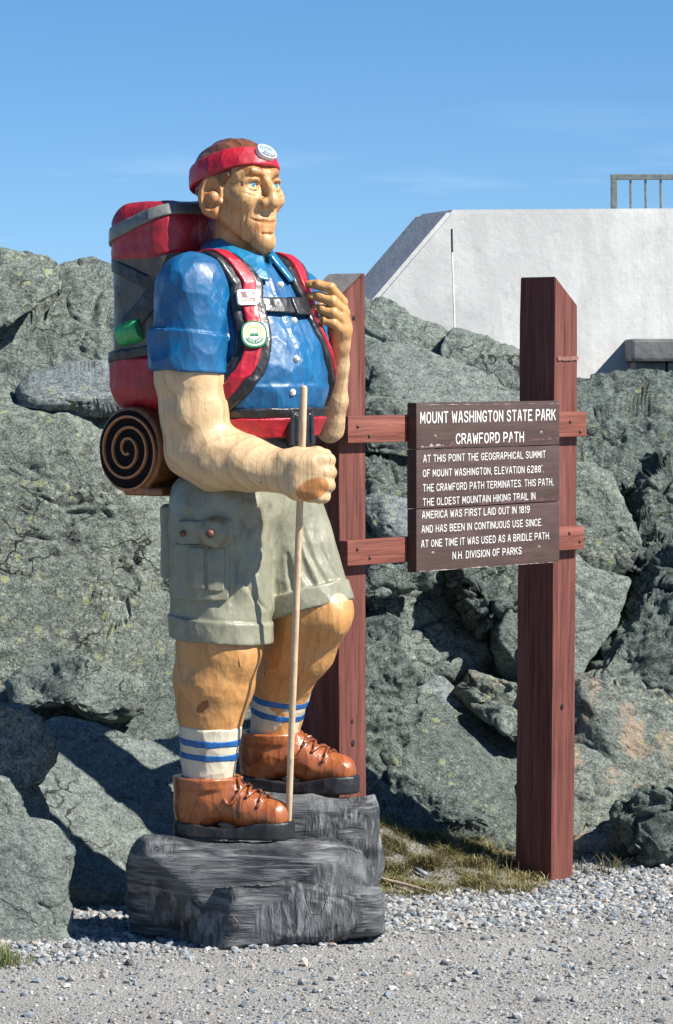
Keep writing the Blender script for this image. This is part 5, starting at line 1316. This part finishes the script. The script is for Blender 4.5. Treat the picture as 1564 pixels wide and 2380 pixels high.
pb = hit(697, 996, off(waist, 20 * U)); nb = grad(pb, waist); nb = nrm(nb * (1, 1, 0)); xb = nrm(np.cross(UP, nb))
BAX = np.array([xb, nb, UP])
bk = sdf('belt_buckle', union([rbox(pb, (40 * U, 12 * U, 44 * U), 7 * U, BAX), rbox(pb + nb * 8 * U - xb * 24 * U, (5 * U, 10 * U, 34 * U), 4 * U, BAX), rbox(pb + nb * 8 * U + xb * 24 * U, (5 * U, 10 * U, 34 * U), 4 * U, BAX)], 3 * U),
         pb - 0.1, pb + 0.1, M['black'], o, 0.0034, (0.03, 0.002), 79)

# ---- shirt buttons
for x, y in ((652, 662), (683, 745), (689, 834), (680, 912)):
    p = hit(x, y, shirt_f2); n = grad(p, shirt_f2, 0.01); x_ = nrm(np.cross(UP, n)); y_ = np.cross(n, x_)
    V, Fq = tube([p - n * 0.003, p + n * 0.003], [9 * U, 8.2 * U], 10); bt = mesh_np('button', V, Fq, M['button'], ST, True, sharp=40)
    pr = []
    for a, b2 in ((-1, -1), (1, -1), (-1, 1), (1, 1)):
        c = p + n * 0.0060 + (x_ * a + y_ * b2) * 2.5 * U; pr.append(tube([c, c + n * 0.0016], 1.0 * U, 6, False))
    V, Fq = join(pr); mesh_np('button_holes', V, Fq, M['hole'], bt)

# ---- badges
def plate(p, n, pts2, th, up=UP):
    x_ = nrm(np.cross(up, n)); y_ = np.cross(n, x_)
    fr = np.array([p + x_ * a * U + y_ * b2 * U + n * th for a, b2 in pts2]); bk_ = np.array([p + x_ * a * U + y_ * b2 * U - n * 0.006 for a, b2 in pts2])
    bm = bmesh.new(); f = [bm.verts.new(Vector(v)) for v in fr]; g = [bm.verts.new(Vector(v)) for v in bk_]; m = len(f)
    bm.faces.new(f); bm.faces.new(g[::-1])
    for i in range(m): bm.faces.new([f[i], g[i], g[(i + 1) % m], f[(i + 1) % m]])
    return bm, x_, y_
def superell(a, b2, e=2.6, n=28): return [(a * abs(math.cos(t)) ** (2 / e) * math.copysign(1, math.cos(t)), b2 * abs(math.sin(t)) ** (2 / e) * math.copysign(1, math.sin(t))) for t in np.linspace(0, 2 * math.pi, n, endpoint=False)]
def arcband(r0x, r0y, r1x, r1y, a0, a1, n=14, e=2.4):
    o_ = []
    for rx, ry, ts in ((r0x, r0y, np.linspace(a0, a1, n)), (r1x, r1y, np.linspace(a1, a0, n))):
        for t in ts: o_.append((rx * abs(math.cos(t)) ** (2 / e) * math.copysign(1, math.cos(t)), ry * abs(math.sin(t)) ** (2 / e) * math.copysign(1, math.sin(t))))
    return o_
def arctext(s, rx, ry, a0, a1, h, inward, p, n, x_, y_, lift, wd=0.55):
    """letters set round an ellipse; a0..a1 in radians"""
    st, total = text_strokes(s); k = h / 6.0
    def place(x, y, l):
        t = a0 + (a1 - a0) * x / total; yy = (y - 3) * k
        c = np.array([rx * math.cos(t), ry * math.sin(t)]); rd = nrm([math.cos(t), math.sin(t)]) * (1 if not inward else -1)
        q = c + rd * yy
        return p + x_ * q[0] * U + y_ * q[1] * U + n * (lift + l * 2e-5)
    return ribbon(st, wd, place)
D_ = math.radians
# headband badge
hb = off(sk_h, 11 * HS); p = hit(617, 356, hb); n = nrm(grad(p, hb) + np.array([0, 0, 0.05]))
bm, x_, y_ = plate(p, n, superell(27, 21, 2.4), 0.011, nrm(UP + 0.12 * HL)); bd = bm_obj('headband_badge', bm, M['white'], ST)
bd['label'] = 'white and blue oval badge on the headband'
bm, *_ = plate(p, n, arcband(23.5, 18, 12, 9, D_(10), D_(170)), 0.0122, nrm(UP + 0.12 * HL)); bm_obj('badge_arc', bm, M['badgeblue'], bd)
bm, *_ = plate(p, n, arcband(23.5, 18, 12, 9, D_(200), D_(340)), 0.0122, nrm(UP + 0.12 * HL)); bm_obj('badge_arc', bm, M['badgenavy'], bd)
bm, *_ = plate(p, n, superell(10.5, 8, 2.0, 20), 0.0126, nrm(UP + 0.12 * HL)); bm_obj('badge_ring', bm, M['badgeblue'], bd)
bm, *_ = plate(p, n, superell(8.2, 6, 2.0, 20), 0.0130, nrm(UP + 0.12 * HL)); bm_obj('badge_disc', bm, M['white'], bd)
bm, *_ = plate(p, n, [(-6.5, -3), (6.5, -3), (4, 1), (1.5, -0.5), (-1, 3.2), (-3.5, 0.4), (-5, 0.6)], 0.0134, nrm(UP + 0.12 * HL)); bm_obj('badge_mountain', bm, M['badgenavy'], bd)
V, Fq = arctext('MT. WASHINGTON', 18, 13.6, D_(166), D_(14), 5.0, False, p, n, x_, y_, 0.0128); mesh_np('badge_lettering', V, Fq, M['white'], bd)
V, Fq = arctext('STATE PARK', 18, 13.6, D_(206), D_(334), 5.0, True, p, n, x_, y_, 0.0128); mesh_np('badge_lettering', V, Fq, M['white'], bd)
# square badge on the near strap
sf = off(body_f, 22 * U); p = hit(574, 692, sf); n = grad(p, sf, 0.02)
bm, x_, y_ = plate(p, n, superell(25, 18.5, 7, 36), 0.008); bd = bm_obj('strap_badge', bm, M['white'], ST, False); bd['label'] = 'white square badge with a brown picture'
for pts2 in ([(-18, 13), (-3, 13), (-2, 4), (1, -1), (-14, -1), (-15, 5)], [(12, 13), (17, 13), (17, 6), (14, 8)]):
    bm, *_ = plate(p, n, pts2, 0.0088); bm_obj('badge_mountain', bm, M['badgebrown'], bd)
bm, *_ = plate(p, n, [(-17, -2), (17, -2), (18, -13), (-15, -13)], 0.0086); bm_obj('badge_panel', bm, M['badgebrown'], bd)
for i, s in enumerate(('PARKS &', 'RECREATION', 'NEW HAMPSHIRE')):
    st, tot = text_strokes(s); k = min(3.0 / 6, 31.0 / tot)
    V, Fq = ribbon(st, 0.6, lambda x, y, l: p + x_ * (-15 + x * k) * U + y_ * (-5 - 3.6 * i + y * 0.45) * U + n * (0.0092 + l * 2e-5)); mesh_np('badge_lettering', V, Fq, M['white'], bd)
# green round badge on the near strap
p = hit(590, 779, sf); n = grad(p, sf, 0.02)
bm, x_, y_ = plate(p, n, superell(30, 33, 2.5, 36), 0.010); bd = bm_obj('strap_badge', bm, M['badgegreen'], ST); bd['label'] = 'green rimmed round badge with green trees'
bm, *_ = plate(p, n, superell(26.5, 29, 2.5, 36), 0.0112); bm_obj('badge_face', bm, M['white'], bd)
bm, *_ = plate(p, n, arcband(22.5, 24.5, 12.5, 14, D_(-8), D_(188), 20), 0.0120); bm_obj('badge_arc', bm, M['badgelime'], bd)
bm, *_ = plate(p, n, arcband(22.5, 24.5, 12.5, 14, D_(200), D_(340), 16), 0.0120); bm_obj('badge_arc', bm, M['badgegreen'], bd)
for dx, hh in ((-7, 8), (-2.5, 11), (2.5, 9), (7, 10)):
    bm, *_ = plate(p, n, [(dx - 3.2, -5), (dx + 3.2, -5), (dx + 1.5, 0), (dx, hh - 4), (dx - 1.5, 0)], 0.0122 + 0.0001 * abs(dx)); bm_obj('badge_tree', bm, M['badgegreen'], bd)
V, Fq = arctext('CRAWFORD NOTCH', 18, 20, D_(186), D_(-6), 6.0, False, p, n, x_, y_, 0.0128); mesh_np('badge_lettering', V, Fq, M['white'], bd)
V, Fq = arctext('STATE PARK', 18, 20, D_(206), D_(334), 6.0, True, p, n, x_, y_, 0.0128); mesh_np('badge_lettering', V, Fq, M['white'], bd)

# ---- backpack
def PB_(u, v, py): return T(u, v, py)
packc = PB_(0, -224, 740)
pack_f = rbox(packc, R3(146, 102, 215), 62 * SP, TAX)
lid_c = PB_(0, -220, 555)
lid_f = union([rbox(lid_c, R3(152, 108, 92), 62 * SP, TAX)], 0)
lid_f0 = lid_f
lid_f = lambda P: lid_f0(P) + 0.06 * np.clip((P[:, 2] - lid_c[2]), 0, 1) * 0   # plain block
plo, phi = T(-260, -60, 1010) - 0.35, T(200, -300, 440) + 0.35
plo, phi = np.minimum(plo, phi), np.maximum(plo, phi); plo[2], phi[2] = W(0, 1010, 0.3)[2], W(0, 440, 0.3)[2]
def psl(y0, y1, s0=0.0):
    a = PB_(-142, -205, y0); b2 = PB_(-142, -205, y1); n_ = nrm(UP - s0 * TF)
    return inter([half(a, n_), half(b2, -n_)])
BP = sdf('backpack', union([pack_f, inter([off(lid_f, -6 * U), psl(430, 640)])], 20 * U), plo, phi, M['grey'], ST, 0.0052, (0.08, 0.006, 0.0008), 81)
BP['label'] = 'carved backpack in red, grey and black'
sdf('pack_lid', inter([lid_f, psl(440, 618, 0.34)], 10 * U), plo, phi, M['pack_red'], BP, 0.005, (0.08, 0.006, 0.0005), 81)
sdf('lid_band', inter([off(lid_f, 7 * U), psl(492, 528, 0.36)], 5 * U), plo, phi, M['greyband'], BP, 0.0046, (0.08, 0.006, 0.0005), 81)
sdf('lower_pocket', inter([off(pack_f, 9 * U), psl(828, 1000, 0.0)], 10 * U), plo, phi, M['pack_red'], BP, 0.005, (0.08, 0.006, 0.0005), 81)
sdf('pocket_band', inter([off(pack_f, 12 * U), psl(806, 832, 0.12)], 5 * U), plo, phi, M['black'], BP, 0.0046, (0.08, 0.006, 0.0005), 81)
# diagonal compression straps on the near side
for a, b2, wd, sd in (((262, 615), (350, 660), 17, 86), ((300, 760), (375, 665), 26, 87)):
    pts = np.array([hit(a[0] + (b2[0] - a[0]) * t, a[1] + (b2[1] - a[1]) * t, pack_f) for t in np.linspace(0, 1, 7)])
    pd = local(polydist(pts), pts, 0.0, 0.14)
    sdf('side_strap', inter([off(pack_f, 5 * U), lambda P, pd=pd: pd(P) - wd * U], 3 * U), plo, phi, M['black'], BP, 0.0046, (0.08, 0.006, 0.0005), 81)
# green bottle in the side pocket, lying aslant
p = hit(308, 772, off(pack_f, -8 * U)); ax_ = nrm(W(338, 760, 0.14) - W(262, 786, 0.24))
V, Fq = tube([p - ax_ * 34 * U, p - ax_ * 30 * U, p + ax_ * 30 * U, p + ax_ * 36 * U], [28 * U, 30 * U, 30 * U, 27 * U], 24, False)
gb = mesh_np('bottle', V, Fq, M['green'], BP, True, sharp=40)
V, Fq = tube([p - ax_ * 38 * U, p - ax_ * 33 * U], [26 * U, 28.5 * U], 24, False); mesh_np('bottle_end', V, Fq, M['greyband'], BP, True, sharp=40)
gb['label'] = 'green bottle with a grey end in the side pocket'
# rolled sleeping mat
def roll_axis(t): return W(299, 1046, 0.235) + TL * t
rc = roll_axis(0); Rr = 104 * U
roll_f = inter([cap(roll_axis(0.03) - TL * 0.2, roll_axis(0.55), Rr), half(roll_axis(0.0), -TL), half(roll_axis(0.42), TL)], 14 * U)
lip = inter([rbox(roll_axis(0.21) + np.array([0, 0, -Rr * 0.94]) + TF * 45 * U, (0.21, 62 * U, 10 * U), 6 * U, TAX)], 0)
sdf('mat_roll', union([roll_f, lip], 10 * U), rc - np.array([0.25, 0.25, 0.25]), rc + np.array([0.5, 0.55, 0.25]), M['roll'], BP, 0.005, (0.06, 0.004, 0.0008), 88)
MR = [o for o in BP.children if o.name.startswith('mat_roll')][0]
# black end face with the winding edge of the mat standing out of it
th = np.linspace(0.25 * math.pi, 6.6 * math.pi, 150)
ends = []
bm, x_, y_ = plate(roll_axis(-0.001), -TL, [(93 * math.cos(t), 94 * math.sin(t)) for t in np.linspace(0, 2 * math.pi, 40, endpoint=False)], 0.003)
bm_obj('roll_end', bm, M['flatblack'], MR)
V, Fq = [], []
for i, t in enumerate(th):
    rr = 5 + 91 * ((t - th[0]) / (th[-1] - th[0])) ** 0.92 + 2.2 * math.sin(t * 1.7)
    for dr, dz in ((-3.6, 0.0), (-2.7, 0.009), (2.7, 0.009), (3.6, 0.0)):
        c = roll_axis(-0.003); V.append(c + (x_ * math.cos(-t) + y_ * math.sin(-t)) * (rr + dr) * U - TL * dz)
    if i:
        b0 = (i - 1) * 4
        for k in range(3): Fq.append((b0 + k, b0 + k + 1, b0 + k + 5, b0 + k + 4))
mesh_np('roll_spiral', np.array(V), np.array(Fq), M['spiral'], MR, False)

# ---- the walking stick through the fist
V, Fq = tube(np.linspace(stk0, stk1, 12) + RNG.normal(0, 0.0006, (12, 3)), np.linspace(8.2, 7.6, 12) * U, 16)
tag(mesh_np('walking_stick', V, Fq, M['stick']), 'plain pale wooden walking stick held in the hiker right fist', 'stick')

# ---------------------------------------------------------------- the trail sign
SA = math.radians(50); SD = np.array([math.cos(SA), math.sin(SA), 0]); SN = np.array([math.sin(SA), -math.cos(SA), 0])
SAX = np.array([SD, SN, UP])
C1 = np.array([(788 - 782) * 11.6 / F_PX, 11.6, 0.0])
def on_plane(px, py, o_):
    """point seen at (px, py) on the sign's plane set o_ metres in front of the posts' faces"""
    r = np.array([(px - 782) / F_PX, 1.0, -(py - 850) / F_PX]); q = C1 + SN * o_
    t = ((q - np.array([0, 0, EYE])) @ SN) / (r @ SN); return np.array([0, 0, EYE]) + r * t
SG = empty('trail_sign', (C1[0], C1[1], 0.0)); tag(SG, 'brown routed wooden park sign on two red brown posts', 'sign')
PS = 0.146; PT = 0.168
def post(corner_px, top_hi, top_lo, high_right, lean, lab):
    c = on_plane(corner_px, 1500, 0.0); c[2] = 0
    zh = on_plane(*top_hi, 0.0)[2]; zl = on_plane(*top_lo, 0.0)[2]
    bm = bmesh.new(); nz = 14
    rows = []
    for k in range(nz + 1):
        t = k / nz; ring = []
        for a, b2 in ((0, 0), (1, 0), (1, 1), (0, 1)):
            zt = (zl if (a == 0) == high_right else zh)
            z = -0.12 + (zt + 0.12) * t
            q = c + SD * PS * a - SN * PT * b2 + np.array([lean * (z - 1.2), 0, z]); q = q + RNG.normal(0, 0.0007, 3) * (1, 1, 0)
            ring.append(bm.verts.new(Vector(q)))
        rows.append(ring)
    for k in range(nz):
        for i in range(4): bm.faces.new([rows[k][i], rows[k][(i + 1) % 4], rows[k + 1][(i + 1) % 4], rows[k + 1][i]])
    bm.faces.new(rows[0][::-1]); top = bm.faces.new(rows[-1])
    bm.edges.ensure_lookup_table()
    vert = [e for e in bm.edges if abs((e.verts[0].co - e.verts[1].co).normalized().z) > 0.98]
    bmesh.ops.bevel(bm, geom=vert + list(top.edges), offset=0.0035, segments=2, affect='EDGES')
    o = bm_obj('post', bm, M['post'], SG, True, 40); o['label'] = lab
    # weathered cut on top
    e = 0.006; zz = lambda a: (zl + (zh - zl) * (a if high_right else 1 - a))
    q = []
    for a, b2 in ((e / PS, e / PS), (1 - e / PS, e / PS), (1 - e / PS, 1 - e / PS), (e / PS, 1 - e / PS)):
        z = zz(a) + 0.0025; q.append(c + SD * PS * a - SN * PT * b2 + np.array([lean * (z - 1.2), 0, z]))
    bm = bmesh.new(); vs = [bm.verts.new(Vector(v)) for v in q]; bm.faces.new(vs)
    bm_obj('end_grain', bm, M['endgrain'], o)
    return o, c
p1_, c1_ = post(788, (846, 634), (793, 694), True, -0.0012, 'left post, nearer and partly hidden by the statue')
p2_, c2_ = post(1286, (1290, 642), (1342, 709), False, 0.0075, 'right post, farther and fully visible')
def holes(par, lst, o_=0.0):
    for x, y, r_ in lst:
        p = on_plane(x, y, o_); x_ = SD
        V, Fq = tube([p - SN * 0.02, p + SN * 0.0012], [r_ * U, r_ * U], 10, False); V = p + (V - p) * (1, 1, 1.25); mesh_np('bolt_hole', V, Fq, M['hole'], par)
holes(p1_, [(822, 739, 5), (818, 1676, 5), (820, 1727, 7)]); holes(p2_, [(1309, 937, 5), (1307, 1642, 6)])
def board(name, x0, x1, y0, y1, o0, o1, mat, par, bev=0.004, nx=1):
    """a plank parallel to the sign: its front face runs from (x0, y0) to (x1, .) with its lower left at y1"""
    a = on_plane(x0, y0, o1); b2 = on_plane(x0, y1, o1); c = on_plane(x1, (y0 + y1) / 2, o1)
    L = (c - a) @ SD; z0, z1 = b2[2], a[2]
    ctr = a + SD * L / 2 - SN * (o1 - o0) / 2; ctr[2] = (z0 + z1) / 2
    return bm_obj(name, boxmesh(ctr, (L / 2, (o1 - o0) / 2, (z1 - z0) / 2), SAX, bev), mat, par, True, 40)
r1 = board('rail', 809, 1364, 967, 1030, 0.0005, 0.040, M['rail'], SG); r1['label'] = 'upper red brown rail behind the boards'
r2 = board('rail', 808, 1358, 1257, 1316, 0.0005, 0.040, M['rail'], SG); r2['label'] = 'lower red brown rail behind the boards'
for r_, lst in ((r1, [(831, 991), (858, 1013), (1325, 980), (1348, 1003)]), (r2, [(830, 1276), (859, 1296), (1323, 1239), (1347, 1258)])):
    for x, y in lst:
        p = on_plane(x, y, 0.040); V, Fq = tube([p - SN * 0.004, p + SN * 0.004], [5.2 * U, 4.2 * U], 10); mesh_np('bolt_head', V, Fq, M['bolt'], r_)
BO = 0.0445
bds = []
ys = [(936, 1044.2), (1045.6, 1182.5), (1184, 1331)]
for i, (y0, y1) in enumerate(ys):
    bd = board('board', 968, 1301, y0, y1, 0.0408, 0.0408 + BO, M['board'], SG, 0.006 if i != 1 else 0.003)
    bd['label'] = ['top board with the park and path names', 'middle board with four lines of text', 'bottom board with four lines of text'][i]; bds.append(bd)
FO = 0.0408 + BO
def sx(px, py): return on_plane(px, py, FO)
def line(text, x0, x1, y0b, y1b, h, bd, wd=0.43):
    """text from (x0, y0b) to (x1, y1b), baselines in the picture, h cap height at its left"""
    a = sx(x0, y0b); b2 = sx(x1, y1b); words, tot = text_words(text); k = h * np.linalg.norm(a - np.array([0, 0, EYE])) / F_PX / 6
    kx = ((b2 - a) @ SD) / tot; dz = (b2[2] - a[2]) / tot
    for st in words:
        V, Fq = ribbon(st, wd, lambda x, y, l: a + SD * kx * x + UP * (dz * x + k * y) + SN * (0.0010 + l * 4e-5))
        mesh_np('lettering', V, Fq, M['letter'], bd)
line('MOUNT WASHINGTON STATE PARK', 977, 1290, 983, 975, 24, bds[0], 0.50)
line('CRAWFORD PATH', 1060, 1216, 1031, 1026, 22, bds[0], 0.50)
line('AT THIS POINT THE GEOGRAPHICAL SUMMIT', 984, 1267, 1074, 1063, 15.5, bds[1])
line("OF MOUNT WASHINGTON, ELEVATION 6288'.", 983, 1262, 1108, 1097, 15.5, bds[1])
line('THE CRAWFORD PATH TERMINATES. THIS PATH,', 983, 1285, 1142, 1127, 15.5, bds[1])
line('THE OLDEST MOUNTAIN HIKING TRAIL IN', 983, 1243, 1175, 1160, 15.5, bds[1])
line('AMERICA WAS FIRST LAID OUT IN 1819', 981, 1230, 1205, 1191, 15.5, bds[2])
line('AND HAS BEEN IN CONTINUOUS USE SINCE.', 980, 1259, 1238, 1221, 15.5, bds[2])
line('AT ONE TIME IT WAS USED AS A BRIDLE PATH.', 979, 1277, 1272, 1252, 15.5, bds[2])
line('N.H. DIVISION OF PARKS', 1052, 1211, 1299, 1287, 15.5, bds[2])
# plugged bolts and worn edges
for bd, x, y in ((bds[0], 1011, 1015), (bds[0], 1258, 1006), (bds[2], 1006, 1286), (bds[2], 1253, 1272)):
    p = sx(x, y); V, Fq = tube([p - SN * 0.01, p + SN * 0.0012], [5 * U, 5 * U], 12, False); mesh_np('bolt_plug', V, Fq, M['wornedge'], bd)
    V, Fq = tube([p - SN * 0.01, p + SN * 0.0022], [2.4 * U, 2.4 * U], 10, False); mesh_np('bolt_hole', V, Fq, M['hole'], bd)
def chip(bd, x0, y0, x1, y1, th, n_=26, sd=0, mat='wornedge', amp=1.0):
    rg_ = np.random.default_rng(sd); a = sx(x0, y0); b2 = sx(x1, y1); V = []; Fq = []
    for i in range(n_ + 1):
        t = i / n_; c = a + (b2 - a) * t; k = max(0.0, rg_.normal(0.45, 0.5)) * th * U * amp
        V += [c + SN * 0.0012, c + SN * 0.0012 + UP * k]
    for i in range(n_): Fq.append((2 * i, 2 * i + 2, 2 * i + 3, 2 * i + 1))
    mesh_np('worn_paint', np.array(V), np.array(Fq), M[mat], bd)
chip(bds[0], 974, 1043.2, 1298, 1020.5, 8, 40, 3, 'faded'); chip(bds[1], 1110, 1174.5, 1295, 1161, 9, 30, 4, 'faded')
chip(bds[0], 975, 942, 1298, 938, 2.0, 40, 5); chip(bds[2], 974, 1329, 1292, 1306.5, 2.0, 40, 6); chip(bds[0], 975, 1040, 1030, 1036, 9, 14, 7)

# a band of rubbed paint on the right post, where an older board hung
rgw = np.random.default_rng(9); V = []; Fq = []
for i in range(19):
    x = 1291 + i * 2.65; hgt = rgw.uniform(4.5, 6.0); p = on_plane(x, 833 + rgw.normal(0, 0.6), 0.0); p = p + np.array([0.0075 * (p[2] - 1.2), 0, 0]) + SN * 0.0045
    V += [p - UP * hgt * U, p + UP * hgt * U]
for i in range(18): Fq.append((2 * i, 2 * i + 2, 2 * i + 3, 2 * i + 1))
M['rubbed'] = simple('rubbed_paint', (0.27, 0.125, 0.095), 0.7, 0.45, 70)
mesh_np('rubbed_paint', np.array(V), np.array(Fq), M['rubbed'], p2_, False)
